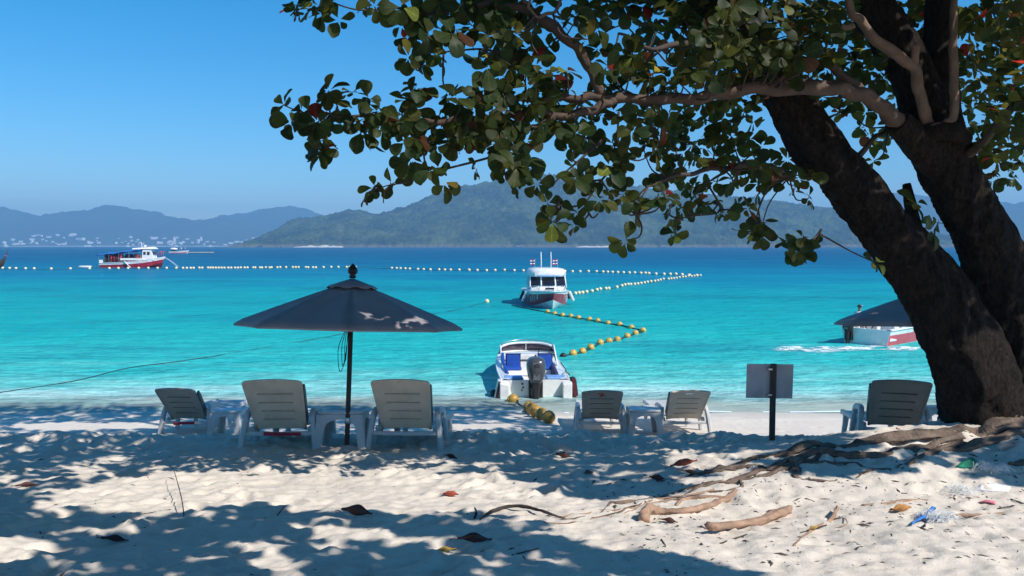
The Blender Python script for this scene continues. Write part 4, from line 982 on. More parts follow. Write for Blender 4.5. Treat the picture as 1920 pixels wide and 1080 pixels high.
def make_lounger(label, X, Y, rz, back_m, tilt=0.0, lean=38, group='plastic sun loungers facing the sea', scale=1.0, handle=False, strap=False, z=None, mark=False):
    z = Hs(X, Y) if z is None else z
    t = thing('sun_lounger', label, 'sun lounger', (X, Y, z), rz, group, tilt)
    t.scale = (scale, scale, scale)
    slotted_back(t, M[back_m], 0.575, 0.665, 0.75, math.radians(lean), (0, 0.08, 0.235), handle)
    for sx in (-1, 1):
        arm = MB()                                                     # rear foot, armrest and its front leg in one arch
        prf = [(-0.06, -0.02, 0.44), (-0.035, 0.2, 0.415), (-0.005, 0.36, 0.395), (0.03, 0.425, 0.385), (0.09, 0.452, 0.38), (0.22, 0.455, 0.38), (0.36, 0.45, 0.38), (0.43, 0.425, 0.383), (0.465, 0.36, 0.39), (0.49, 0.2, 0.41), (0.52, -0.02, 0.43)]
        pts = smooth_path([(sx * x, y, zz) for y, zz, x in prf], 4)
        arm.bar(pts, 0.062, 0.085)
        arm.build('armrest', M['plastic_frame'], t, smooth=True, angle=40)
        rail = MB(); rail.bar([(sx * 0.345, 0.05, 0.235), (sx * 0.345, 0.8, 0.27), (sx * 0.335, 1.5, 0.29), (sx * 0.32, 1.86, 0.285)], 0.05, 0.075)
        rail.build('seat_rail', M['plastic_frame'], t)
        leg = MB(); leg.bar([(sx * 0.30, 1.62, 0.27), (sx * 0.31, 1.66, 0.12), (sx * 0.325, 1.70, -0.02)], [0.08, 0.07, 0.06], [0.10, 0.08, 0.07])
        leg.build('leg', M['plastic_frame'], t)
        leg = MB(); leg.bar([(sx * 0.27, 0.86, 0.25), (sx * 0.275, 0.88, 0.12), (sx * 0.28, 0.90, -0.02)], [0.08, 0.07, 0.06], [0.10, 0.08, 0.07])
        leg.build('leg', M['plastic_frame'], t)
    seat = MB()
    for k in range(16):
        y0 = 0.14 + k * 0.107
        seat.box((0, y0 + 0.045, 0.285 + 0.012 * math.sin(k * 0.5)), (0.625, 0.088, 0.022))
    seat.box((0, 0.98, 0.265), (0.06, 1.7, 0.022)); 
    seat.build('seat', M['plastic_frame'], t)
    bar = MB(); bar.bar([(-0.415, -0.03, 0.195), (0, -0.03, 0.19), (0.415, -0.03, 0.195)], 0.04, 0.05, side=Vector((0, 1, 0)))
    bar.build('crossbar', M['plastic_frame'], t)
    if strap:
        s = MB(); s.bar([(-0.20, -0.062, 0.175), (0.0, -0.066, 0.19), (0.16, -0.062, 0.195)] if strap == 1 else [(-0.17, -0.062, 0.195), (0.05, -0.066, 0.19), (0.26, -0.062, 0.188)], 0.016, 0.042, side=Vector((0, 1, 0)))
        s.build('strap', M['red_strap'], t)
    if mark:
        rot = Matrix.Rotation(math.radians(lean), 3, 'X'); s = MB()
        for (a, c, w, h) in ((-0.03, .685, .12, .012), (0.0, .66, .035, .06), (0.01, .638, .10, .012), (-0.02, .615, .06, .018)):
            s.box(rot @ Vector((a, -0.0025 + 0.028 * (1 - (2 * a / 0.62) ** 2) , c)) + Vector((0, 0.08, 0.235)), (w, 0.004, h), rot)
        s.build('red_mark', M['red_strap'], t)
    return t
T6 = math.radians(-8)
def xat(px_, Y): return (px_ - 960) / FPX * Y * 1.0
make_lounger("taupe sun lounger left of the parasol pole with a red strap along its crossbar", xat(518, 8.72), 8.72, math.radians(2), 'plastic_taupe', T6, strap=2, scale=0.96, lean=40)
make_lounger("taupe sun lounger just right of the near parasol pole and table", xat(757, 8.75), 8.75, math.radians(-3), 'plastic_taupe', T6, scale=0.96, lean=40)
make_lounger("small shaded sun lounger farthest left, down the beach beside a low table", xat(343, 12.7), 12.7, math.radians(-4), 'plastic_taupe_shaded', math.radians(-3), strap=1, lean=42, scale=.98)
make_lounger("shaded sun lounger lower down the beach with a red mark on its headrest", xat(1128, 12.7), 12.7, math.radians(-2), 'plastic_taupe_shaded', math.radians(-3), mark=True, lean=44, scale=.96)
make_lounger("sunlit taupe sun lounger with a handle slot in its headrest, nearest the signpost", xat(1287, 12.75), 12.75, math.radians(2), 'plastic_taupe', math.radians(-3), handle=True, lean=44, scale=.96)
make_lounger("shaded sun lounger beside the big tree trunk, behind the roots", 4.46, 8.9, math.radians(-14), 'plastic_taupe_shaded', T6, scale=0.92, lean=41)

def make_table(label, X, Y, rz, tilt=0.0, w=0.56, h=0.43, z=None):
    z = Hs(X, Y) if z is None else z
    t = thing('side_table', label, 'side table', (X, Y, z), rz, 'low plastic tables between the loungers', tilt)
    top = MB(); n = 24; rings = []
    for k, (q, zz) in enumerate(((0.93, h - 0.035), (1.0, h - 0.028), (1.0, h - 0.006), (0.98, h), (0.90, h), (0.87, h - 0.008))):
        ring = []
        for i in range(n):
            th = 2 * PI * (i + 0.5) / n; c, s = math.cos(th), math.sin(th); e = 0.35
            ring.append(((w / 2) * q * math.copysign(abs(c) ** e, c), (w / 2) * q * math.copysign(abs(s) ** e, s), zz))
        rings.append(ring)
    top.loft(rings); top.build('tabletop', M['plastic_frame'], t, smooth=True, angle=40)
    for k in range(4):
        side = MB(); a = w / 2 - 0.02; hh = h - 0.036
        out = [(-a - 0.045, -0.02), (-a + 0.035, -0.02), (-a + 0.075, hh * 0.55)]
        for q in range(7):
            th = PI - q * PI / 6; out.append((math.cos(th) * (a - 0.085), hh * 0.66 + math.sin(th) * hh * 0.20))
        out += [(a - 0.075, hh * 0.55), (a - 0.035, -0.02), (a + 0.045, -0.02), (a, hh), (-a, hh)]
        rot = Matrix.Rotation(k * PI / 2, 3, 'Z')
        splay = lambda v: a + 0.045 * (1 - v / hh)
        side.prism(out, lambda u, v: rot @ Vector((u * 0.985, -splay(v), v)), lambda u, v: rot @ Vector((u * 0.94, -splay(v) + 0.028, v)))
        side.build('arched_side', M['plastic_frame'], t)
    return t
make_table("pale plastic side table behind the foot of the near parasol pole", xat(640, 8.95), 8.95, 0.05, T6)
make_table("low side table between the far left lounger and the taupe one with the red strap", xat(424, 12.5), 12.5, 0.0, math.radians(-3), w=0.5)
make_table("low side table between the two loungers left of the signpost", xat(1209, 12.75), 12.75, 0.0, math.radians(-3), w=0.54)
make_table("low side table half hidden by the tree trunk", xat(1806, 9.3), 9.3, 0.1, T6)

# ================================================================== PARASOLS
def make_umbrella(label, X, Y, z0, ztop, R, rise, rz, lean, cord=False, pitch=0.0, group='dark canvas beach parasols'):
    t = thing('parasol', label, 'parasol', (X, Y, z0), rz, group)
    t.rotation_euler = (pitch, lean, rz)
    h = ztop - z0; ze = h - rise                                       # local heights of apex and rim
    n = 8; seg = 8; rad = 12
    def surf(i, u, off=0.0):
        """i: angle in rib steps (float); u: 0 apex .. 1 rim"""
        k = math.floor(i); f = i - k
        a0 = 2 * PI * k / n; a1 = 2 * PI * (k + 1) / n
        # straight between ribs, sagging a little, rim cut as a shallow scallop
        sc = 4 * f * (1 - f)
        ru = R * u * (1 - 0.035 * sc * u)
        p = Vector((math.cos(a0), math.sin(a0), 0)) * (1 - f) + Vector((math.cos(a1), math.sin(a1), 0)) * f
        zz = h - rise * (u ** 1.06) - 0.030 * sc * math.sin(PI * min(1, u)) * 0.9 + off
        return Vector((p.x * ru, p.y * ru, zz - 0.02 * (u > 0.97) ))
    for k in range(n):
        mb = MB(); rows = []
        us = [0.045 + (1 - 0.045) * j / rad for j in range(rad + 1)]
        for u in us: rows.append([surf(k + f / seg * 0.9999, u) for f in range(seg + 1)])
        mb.loft(rows, closed=False)
        # hem folded under
        mb.loft([rows[-1], [p + Vector((-p.x * 0.006, -p.y * 0.006, -0.022)) for p in rows[-1]]], closed=False)
        o = mb.build('canopy_panel', M['canvas'], t, smooth=True, angle=60)
        so_ = o.modifiers.new('cloth', 'SOLIDIFY'); so_.thickness = 0.004
        # rib and strut beneath
        a0 = 2 * PI * k / n; rib = MB()
        rib.tube([surf(k, u, -0.02) * 1.0 for u in (0.05, 0.3, 0.6, 0.97)], 0.009, 6); r_ = rib.build('rib', M['black_plastic'], t, smooth=True)
        st = MB(); e = surf(k, 0.52, -0.03); st.tube([Vector((math.cos(a0) * 0.04, math.sin(a0) * 0.04, ze + 0.02)), e], 0.007, 6); st.build('strut', M['black_plastic'], r_, smooth=True)
    # vent cap with a wavy lifted rim
    cap = MB(); rows = []
    for j, u in enumerate((0.02, 0.11, 0.18, 0.212)):
        row = []
        for i in range(n * 6 + 1):
            p = surf((i / 6.0) % n if i < n * 6 else 0, u); wv = 0.012 * math.sin(i * 1.05) if j == 3 else 0
            row.append(Vector((p.x * 1.06, p.y * 1.06, h + 0.034 - rise * 0.95 * u + wv - (0.012 if j == 3 else 0))))
        rows.append(row)
    cap.loft(rows, closed=False); o = cap.build('vent_cap', M['canvas_cap'], t, smooth=True, angle=60)
    so_ = o.modifiers.new('cloth', 'SOLIDIFY'); so_.thickness = 0.006
    fin = MB(); fin.lathe([(0.03, h + 0.03), (0.045, h + 0.055), (0.028, h + 0.07), (0.055, h + 0.095), (0.058, h + 0.125), (0.045, h + 0.16), (0.018, h + 0.19), (0.002, h + 0.205)], n=14)
    fin.build('finial', M['black_plastic'], t, smooth=True)
    pole = MB(); pole.lathe([(0.028, -0.25), (0.028, 0.3), (0.027, h + 0.02)], n=14); pole.build('pole', M['dark_wood'], t, smooth=True)
    hub = MB(); hub.lathe([(0.03, ze - 0.01), (0.05, ze), (0.05, ze + 0.06), (0.03, ze + 0.08)], n=14); hub.build('hub', M['black_plastic'], t, smooth=True)
    if cord:
        for (dx, dz, dd) in ((-0.09, 0.52, 0.0), (-0.055, 0.46, 0.02), (-0.025, 0.40, -0.02)):
            c = MB(); c.tube(smooth_path([(-0.03, -0.03 + dd, ze - 0.0), (-0.03 + dx * 1.1, -0.05 + dd, ze - dz * 0.5), (-0.03 + dx * 0.9, -0.05 + dd, ze - dz), (-0.03 + dx * 0.45, -0.04 + dd, ze - dz * 0.92), (-0.032, -0.035 + dd, ze - dz * 0.35), (-0.03, -0.03, ze + 0.02)], 6), 0.0042, 5)
            c.build('pull_cord', M['cord'], t, smooth=True)
        band = MB(); band.lathe([(0.029, 0.30), (0.034, 0.31), (0.034, 0.36), (0.029, 0.37)], n=12); band.build('pole_joint', M['steel'], t, smooth=True)
    return t
YU = 8.72
pU = at(650, 835, YU)
zb = Hs(pU.x, YU)
apex = at(658, 527, YU)
make_umbrella("dark grey canvas parasol standing open between the two taupe loungers", pU.x, YU, zb, apex.z, 1.29, 0.50, math.radians(10), math.radians(2.4), cord=True, pitch=math.radians(-4.5))
YV = 8.9
tipR = at(1580, 604, YV); xr = tipR.x + 1.2; zr = Hs(xr, YV)
make_umbrella("dark grey parasol mostly hidden behind the leaning tree trunk", xr, YV, zr, tipR.z + 0.42, 1.2, 0.42, math.radians(5), 0.0, pitch=math.radians(-5))

# ================================================================== SIGN, BAG
pS = at(1447, 848, 8.0); zS = H(pS.x, 8.0)
t = thing('signpost', "small blank grey notice board seen from behind on a brown post", 'sign', (pS.x, 8.0, zS), math.radians(1))
hS = at(1448, 682, 8.0).z - zS
MB().bar([(0, 0, -0.3), (0, 0, hS * 0.5), (0.004, 0, hS)], 0.058, 0.05).build('post', M['post_wood'], t, bevel=0.004)
bd = MB(); bd.box((-0.022, 0.040, hS - 0.19), (0.49, 0.012, 0.36), Matrix.Rotation(math.radians(0.9), 3, 'Y')); bd.build('board', M['sign_back'], t, bevel=0.002)
for dz in (-0.055, -0.325):
    br = MB(); br.box((-0.038, 0.005, hS + dz), (0.045, 0.062, 0.02)); br.build('bracket', M['steel'], t, bevel=0.002)
pB = at(1792, 812, 7.75)
bag = thing('duffel_bag', "dark navy cloth bag slumped against the foot of the tree", 'bag', (pB.x - 0.02, 7.75, H(pB.x, 7.75)))
bb = MB(); rings = []
for k, (r, zz) in enumerate(((0.10, 0.0), (0.155, 0.03), (0.165, 0.10), (0.13, 0.18), (0.085, 0.24), (0.05, 0.30), (0.045, 0.40), (0.02, 0.45))):
    rings.append([(0.05 * (zz > 0.2) + r * math.cos(a) * (1 + 0.08 * math.sin(3 * a + k)), r * 0.8 * math.sin(a), zz) for a in [2 * PI * i / 18 for i in range(18)]])
bb.loft(rings).build('body', M['navy_cloth'], bag, smooth=True)
MB().tube(smooth_path([(0.06, -0.05, 0.40), (0.0, -0.11, 0.30), (-0.08, -0.14, 0.16), (-0.12, -0.11, 0.02)], 5), 0.012, 6).build('strap', M['dark_cloth'], bag, smooth=True)

# ================================================================== DRIFTWOOD, DRY LEAVES, LITTER
def stick(name, label, pts, rad, m='driftwood', lifts=None, cat='driftwood', group=None, extra=None, k=7, wob=0.1, seed=0):
    P = [gnd(a, b_) for a, b_ in pts]; lifts = lifts or [0.5] * len(P)
    P = [p + Vector((0, 0, l * r)) for p, l, r in zip(P, lifts, rad)]
    Q = smooth_path(P, k); R = smooth_vals(rad, k)
    mb = MB().tube(Q, R, 16, wob=wob, seed=seed, rough=0.6)
    for e in extra or []:
        E = [gnd(a, b_) + Vector((0, 0, e[1][0] * 0.6)) for a, b_ in e[0]]
        mb.tube(smooth_path(E, k), smooth_vals(e[1], k), 10, wob=wob, seed=seed + 3)
    o = mb.build(name, M[m], smooth=True)
    return tag(o, label, cat, group)
stick('driftwood_log', "thick tan driftwood stick lying alone on the bright sand with a cast shadow", [(1327, 1002), (1345, 1002), (1385, 994), (1430, 982), (1460, 968), (1479, 962)], [0.022, 0.021, 0.023, 0.027, 0.036, 0.034], lifts=[2.6, 2.4, 1.7, 1.0, .6, .4], seed=1)
stick('driftwood_branch', "forked tan driftwood with one blunt upturned end below the roots", [(1208, 978), (1216, 966), (1240, 965), (1290, 961), (1335, 949), (1365, 936), (1380, 922)], [0.034, 0.030, 0.020, 0.019, 0.018, 0.019, 0.014], lifts=[.6, 1.6, 1.2, .9, .8, .8, .8], extra=[([(1268, 948), (1282, 938), (1320, 934), (1362, 936)], [0.008, 0.015, 0.015, 0.014])], seed=2)
stick('twig', "crooked thin twig with a yellow leaf caught on it at the lower right", [(1488, 1024), (1505, 1008), (1530, 992), (1556, 978), (1566, 968), (1570, 961)], [0.004, 0.005, 0.007, 0.009, 0.011, 0.010], lifts=[.6, 1, 1, 1.2, 2.4, 4], extra=[([(1488, 1020), (1497, 1030)], [0.004, 0.002]), ([(1560, 974), (1582, 972), (1588, 985), (1566, 992)], [0.005, 0.003, 0.003, 0.002])], seed=3, cat='twig')
stick('twig', "straight thin twig lying above the orange leaf at right", [(1616, 947), (1660, 945), (1700, 941), (1740, 937)], [0.006, 0.009, 0.010, 0.005], seed=4, cat='twig')
stick('twig', "slender long twig just right of the blue and white rope tangle", [(1777, 972), (1795, 967), (1830, 968), (1870, 964), (1912, 959)], [0.010, 0.010, 0.008, 0.007, 0.004], seed=5, cat='twig')
stick('twig', "bent dark twig arching beside the leftmost root tips", [(900, 974), (925, 964), (965, 958), (1000, 961), (1035, 970), (1060, 974)], [0.005, 0.010, 0.011, 0.010, 0.008, 0.005], m='twig_bark', lifts=[.5, 2, 3, 3, 2, .5], seed=6, cat='twig')
stick('twig', "short upright dark twig stub next to the bent twig", [(889, 972), (893, 966), (890, 958)], [0.006, 0.006, 0.004], m='twig_bark', lifts=[0, 2, 6], extra=[([(875, 966), (905, 964)], [0.004, 0.004])], seed=7, cat='twig')
stick('twig', "thin grey stalk standing out of the sunlit sand at left", [(345, 968), (340, 950), (326, 908)], [0.003, 0.003, 0.002], m='twig_bark', lifts=[0, 25, 70], seed=8, cat='twig')
TW = ["short loose twig below the dark red leaf by the forked driftwood", "thin loose twig below the thick driftwood stick", "tiny twig stub in the sand just under the root tips", "dark twig cut off by the frame's right edge near the pink strip", "thin dark twig above the straight twig at right", "thin twig above the slender long twig at far right", "thin pale twig left of the crooked twig with the leaf", "thin twig beside the standing grey stalk at left", "thin twig in the shade at the far left", "short twig in the dappled sand right of the standing stalk", "thin twig in the shade below the large dark brown leaf"]
for i, pts in enumerate(([(1240, 1012), (1248, 1025)], [(1350, 1022), (1400, 1000)], [(1510, 935), (1528, 940)], [(1895, 935), (1920, 946)], [(1690, 925), (1740, 928)], [(1870, 955), (1902, 950)], [(1550, 985), (1500, 1000)], [(270, 965), (320, 955)], [(70, 985), (80, 1010)], [(520, 965), (535, 950)], [(960, 1042), (1010, 1030)])):
    stick('twig', TW[i], pts, [0.004, 0.003], m='litter', seed=10 + i, cat='twig', group='thin loose twigs scattered over the sand')

def dry_leaf(label, px_, py_, size, m, rz, curl=0.5, tilt=(0.2, 0.1), group=None, lift=0.01, w=0.55):
    us = np.linspace(0, 1, 11); mb = MB(); rows = []
    r = random.Random(int(px_ * 7 + py_))
    for u in us:
        ww = w * 0.5 * math.sin(PI * min(1, u ** 0.8) * 0.97 + 0.05) ** 0.8 * size
        row = []
        for k in range(-3, 4):
            f = k / 3
            z = curl * size * (0.30 * f * f * math.sin(PI * u * 0.9 + 0.2) + 0.10 * (2 * u - 1) ** 2) + 0.035 * size * math.sin(9 * u + 3 * f + r.random() * 0.4)
            row.append(Vector(((u - 0.5) * size, f * ww * (1 - 0.25 * curl), z)))
        rows.append(row)
    mb.loft(rows, closed=False)
    mb.tube([Vector((-0.5 * size, 0, 0.03 * size)), Vector((-0.62 * size, 0.02 * size, 0.01)), Vector((-0.70 * size, 0.05 * size, 0.0))], 0.003, 5)
    o = mb.build('dry_leaf', M[m], smooth=True)
    so_ = o.modifiers.new('thickness', 'SOLIDIFY'); so_.thickness = 0.0025
    p = gnd(px_, py_, lift); o.location = p; o.rotation_euler = (tilt[0], tilt[1], rz)
    return tag(o, label, 'leaf', group)
dry_leaf("big curled bright red dry leaf lying at the left end of the roots", 1283, 880, 0.25, 'dry_red', 0.25, 0.55, (-0.35, -0.12), lift=0.035, w=0.42)
dry_leaf("pale brown folded leaf tucked under the bright red one", 1296, 891, 0.17, 'dry_brown', -0.5, 0.5, (-0.3, 0.1), lift=0.012, w=0.4)
dry_leaf("dark red curled leaf just below the forked driftwood", 1255, 981, 0.10, 'dry_dark', -0.3, 0.8, (-0.2, 0.1), w=0.45)
dry_leaf("yellow leaf with a dark spot hanging on the crooked twig", 1527, 996, 0.085, 'dry_yellow', 0.7, 0.6, (-0.4, 0.1), w=0.5, lift=0.02)
dry_leaf("long orange and yellow dry leaf lying flat on the bright sand at right", 1692, 959, 0.16, 'dry_orange', 0.35, 0.7, (-0.3, 0), w=0.36)
dry_leaf("small crumpled red leaf alone on the sunlit middle of the beach", 845, 930, 0.13, 'dry_red', 0.5, 0.8, (-0.3, 0.2), w=0.7)
dry_leaf("dark curled leaf at the lower edge of the sunlit sand, left of centre", 668, 968, 0.20, 'dry_dark', 0.0, 0.9, (-0.2, 0.15), w=0.45)
dry_leaf("large flat dark brown leaf in the shade near the bottom of the frame", 890, 1020, 0.19, 'dry_dark', 0.2, 0.6, (-0.25, 0.1), w=0.5)
dry_leaf("small yellow and black leaf below the large dark brown one", 835, 1038, 0.12, 'dry_yellow', 0.3, 0.4, (-0.1, 0), w=0.35)
dry_leaf("brown curled leaf in the shade behind the sunlit patch, right of centre", 1057, 859, 0.17, 'dry_dark', 0.0, 0.9, (-0.1, 0.2), w=0.4)
dry_leaf("small brown leaf right of the loungers' shade on the trodden ridge", 845, 860, 0.14, 'dry_dark', -0.3, 0.9, (-0.3, 0.2), w=0.4)
dry_leaf("black curled leaf at the left edge of the root tips", 1232, 903, 0.14, 'dry_dark', 0.2, 0.9, (-0.3, 0.2), w=0.4)
dry_leaf("thin dark leaf pressed into the shaded sand at far left", 50, 912, 0.16, 'dry_dark', 0.6, 0.5, w=0.25)
dry_leaf("thin dark leaf lying in the shaded sand low at left", 215, 1018, 0.16, 'dry_dark', 0.0, 0.5, w=0.25)
dry_leaf("small orange leaf resting on the thick root near the dark lounger", 1683, 824, 0.06, 'dry_red', 0.8, 0.6, (0.2, 0.2), lift=0.09)
dry_leaf("pale round leaf fragment in the shade near the middle of the beach", 1105, 888, 0.10, 'dry_brown', 0.8, 0.4, w=0.7)
# rope tangle
def tangle(name, label, px_, py_, cols, R, cat):
    p = gnd(px_, py_); t = thing(name, label, cat, p); rr = random.Random(5)
    for nm, m, n, L, rad, cx, cy in cols:
        mb = MB()
        for k in range(n):
            a = rr.uniform(0, 2 * PI); q = rr.random() ** 0.7 * R
            c = Vector((cx + q * math.cos(a) * 1.3, cy + q * math.sin(a), 0.008)); d = Vector((rr.uniform(-1, 1), rr.uniform(-1, 1), 0)).normalized() * L * rr.uniform(.4, 1)
            s = [c - d * 0.5, c + Vector((rr.uniform(-.02, .02), rr.uniform(-.02, .02), rr.uniform(.01, .05))), c + d * 0.5]
            for v in s: v.z = max(v.z, H(p.x + v.x, p.y + v.y) - p.z + 0.003)
            mb.tube(smooth_path(s, 3), rad, 4)
        mb.build(nm, M[m], t, kind='stuff')
    return t
tg = tangle('rope_tangle', "frayed tangle of white fibres with a blue strand on the bright sand", 1750, 978, [('white_fibres', 'fibre_white', 190, 0.13, 0.0014, 0.035, 0.02), ('blue_fibres', 'fibre_blue', 14, 0.06, 0.002, -0.03, -0.02)], 0.085, 'rope')
pc = Vector(tg.location)
P = [gnd(a, b_, 0.02) - pc for a, b_ in ((1709, 988), (1722, 980), (1738, 973), (1744, 962), (1752, 960))]
MB().tube(smooth_path(P, 5), [0.006] * 5 + [0.010] * 11 + [0.012] * 5, 6, wob=0.3).build('blue_strand', M['fibre_blue'], tg, smooth=True)
P = [gnd(a, b_, 0.012) - pc for a, b_ in ((1733, 990), (1737, 980), (1740, 972))]
MB().tube(smooth_path(P, 4), 0.007, 6, wob=0.2).build('dark_strand', M['dark_cloth'], tg, smooth=True)
tangle('fibre_tuft', "wispy pale tuft of fibres beside the green scrap under the roots", 1858, 880, [('fibres', 'fibre_white', 110, 0.13, 0.0013, 0, 0)], 0.09, 'fibres')
tangle('fibre_tuft', "loose white fibres spread beside the flattened paper at right", 1806, 926, [('fibres', 'fibre_white', 90, 0.11, 0.0012, 0, 0)], 0.10, 'fibres')
def scrap(name, label, pts, m, h, cat, seed):
    P = [gnd(a, b_, 0.006) for a, b_ in pts]; c = sum(P, Vector()) / len(P); mb = MB(); rr = random.Random(seed)
    rings = [[p for p in P]]
    for q in (0.8, 0.55, 0.28):
        rings.append([c.lerp(p, q) + Vector((rr.uniform(-.01, .01), rr.uniform(-.01, .01), h * (1 - q) * rr.uniform(0.5, 1.4))) for p in P])
    mb.loft(rings, closed=True, cap0=False, cap1=True)
    o = mb.build(name, M[m], smooth=True); o.modifiers.new('thickness', 'SOLIDIFY').thickness = 0.003
    return tag(o, label, cat)
scrap('net_scrap', "crumpled green scrap of netting lying below the roots at right", [(1790, 876), (1805, 870), (1818, 862), (1836, 866), (1845, 874), (1830, 879), (1808, 879)], 'net_green', 0.05, 'netting', 3)
scrap('paper_scrap', "flattened white paper scrap on the bright sand at far right", [(1832, 922), (1838, 908), (1868, 909), (1896, 915), (1890, 922), (1860, 924)], 'paper', 0.012, 'paper', 4)
scrap('pink_scrap', "tiny torn pink strip below the white paper scrap", [(1832, 943), (1850, 941), (1867, 942), (1866, 947), (1848, 946)], 'pink_scrap', 0.012, 'plastic scrap', 5)
# small crumbs of bark, shell and weed
mb = MB(); rr = random.Random(9)
for k in range(1500):
    if rr.random() < 0.6: x, y = rr.uniform(0.6, 4.2), rr.uniform(3.6, 6.4)
    else: x, y = rr.uniform(-7, 4), rr.uniform(3.2, 12)
    z = H(x, y); s = rr.uniform(0.004, 0.022) if rr.random() < 0.9 else rr.uniform(0.02, 0.05)
    a = rr.uniform(0, PI); dx, dy = math.cos(a) * s, math.sin(a) * s; w = s * rr.uniform(0.12, 0.4)
    ex, ey = -dy / s * w, dx / s * w
    z0 = H(x - dx, y - dy); z1 = H(x + dx, y + dy)
    mb.add([(x - dx, y - dy, z0 + 0.001), (x + ex, y + ey, z + 0.002), (x + dx, y + dy, z1 + 0.001), (x - ex, y - ey, z + 0.002), (x, y, z + 0.003 + w * 0.6)], [(0, 1, 4), (1, 2, 4), (2, 3, 4), (3, 0, 4)])
o = mb.build('beach_litter', M['litter'], kind='stuff')
# ================================================================== BOATS
def hull_parts(t, L, B, gz0, gz1, band, cols, rake=0.55, draft=0.30, floor=0.12, deck_from=0.55, full=0.42, n=22, coam=0.16, flare=0.82, transom=True):
    """bottom, side band(s), sheer strake + side decks, foredeck and cockpit floor; stern at y = 0, bow towards +y"""
    ys_ = [L * i / n for i in range(n + 1)]
    def half(u): return B / 2 * max(0.004, (1 - max(0.0, (u - full) / (1 - full)) ** 2.3)) * (0.94 + 0.06 * min(1, u * 4))
    def gz(u): return gz0 + (gz1 - gz0) * u ** 1.8
    def pt(u, h, s):
        """h: 0 keel .. 1 sheer"""
        b = half(u); g = gz(u); k = -draft + (draft - 0.03) * max(0, (u - 0.72) / 0.28) ** 2.2
        chine_z = -0.06 + (g * 0.55) * max(0, (u - 0.55) / 0.45) ** 1.6
        y = L * u - rake * max(0, u - 0.6) / 0.4 * (1 - h) * 0.9
        if h <= 0.3:
            q = h / 0.3; x = b * flare * 0.94 * q; z = k + (max(k, chine_z) - k) * q
        else:
            q = (h - 0.3) / 0.7; x = b * (flare * 0.94 + (1 - flare * 0.94) * q); z = max(k, chine_z) + (g - max(k, chine_z)) * q
        return Vector((s * x, y, z))
    def strip(name, h0, h1, m, steps=4, off=0.0):
        mb = MB()
        for s in (-1, 1):
            rows = []
            for i in range(n + 1):
                u = i / n; row = []
                for k in range(steps + 1):
                    p = pt(u, h0 + (h1 - h0) * k / steps, s); row.append(p + Vector((s * off, 0, 0)))
                rows.append(row)
            mb.loft(rows, closed=False)
        return mb.build(name, M[m], t, smooth=True, angle=35)
    cuts = [0.0] + list(band) + [1.0]
    for i, m in enumerate(cols):
        strip(['hull_bottom', 'hull_band', 'hull_side'][min(i, 2)] if len(cols) > 2 else ['hull_bottom', 'hull_side'][i], cuts[i], cuts[i + 1], m)
    # rub rail, side decks, coaming and floor
    rail = MB()
    for s in (-1, 1): rail.tube([pt(i / n, 1.0, s) + Vector((s * 0.008, 0, 0)) for i in range(n + 1)], 0.022 * B / 1.7, 6)
    rail.build('rub_rail', M[cols[-1]] if isinstance(cols[-1], str) else cols[-1], t, smooth=True)
    dk = MB(); nd = int(n * deck_from)
    cw = coam * B / 1.7
    for s in (-1, 1):
        rows = []
        for i in range(nd + 1):
            p = pt(i / n, 1.0, s); q = Vector((p.x - s * cw, p.y, p.z + 0.02))
            rows.append([p, p + Vector((-s * cw * 0.3, 0, 0.03)), q, Vector((q.x - s * 0.02, q.y, floor))])
        dk.loft(rows, closed=False)
    dk.build('side_deck', M['gelcoat'], t, smooth=True, angle=35)
    fl = MB(); rows = []
    for i in range(nd + 1):
        b = pt(i / n, 1.0, 1).x - cw - 0.02; y = L * i / n; rows.append([(-b, y, floor), (b, y, floor)])
    fl.loft(rows, closed=False); fl.build('cockpit_floor', M['gelcoat'], t)
    fd = MB(); rows = []
    for i in range(nd, n + 1):
        u = i / n; rows.append([pt(u, 1.0, 1) * 1.0 if f == 1 else (pt(u, 1.0, -1) if f == -1 else Vector((f * pt(u, 1.0, 1).x, pt(u, 1.0, 1).y, pt(u, 1.0, 1).z + 0.07 * B / 1.7 * (1 - f * f)))) for f in (-1, -0.7, -0.35, 0, 0.35, 0.7, 1)])
    fd.loft(rows, closed=False)
    i = nd; b = pt(i / n, 1.0, 1)
    fd.add([(-b.x, b.y, b.z), (b.x, b.y, b.z), (b.x - cw, b.y, floor), (-b.x + cw, b.y, floor)], [(0, 1, 2, 3)])
    fd.build('foredeck', M['gelcoat'], t, smooth=True, angle=35)
    if transom:
        tr = MB(); P = [pt(0, h, -1) for h in (1, .8, .6, .45, .3, .15, 0)] + [pt(0, h, 1) for h in (.15, .3, .45, .6, .8, 1)]
        tr.prism([(p.x, p.z) for p in P], lambda u, v: Vector((u, -0.012, v)), lambda u, v: Vector((u * 0.99, 0.05, v)))
        tr.build('transom', M['gelcoat'], t)
    return pt
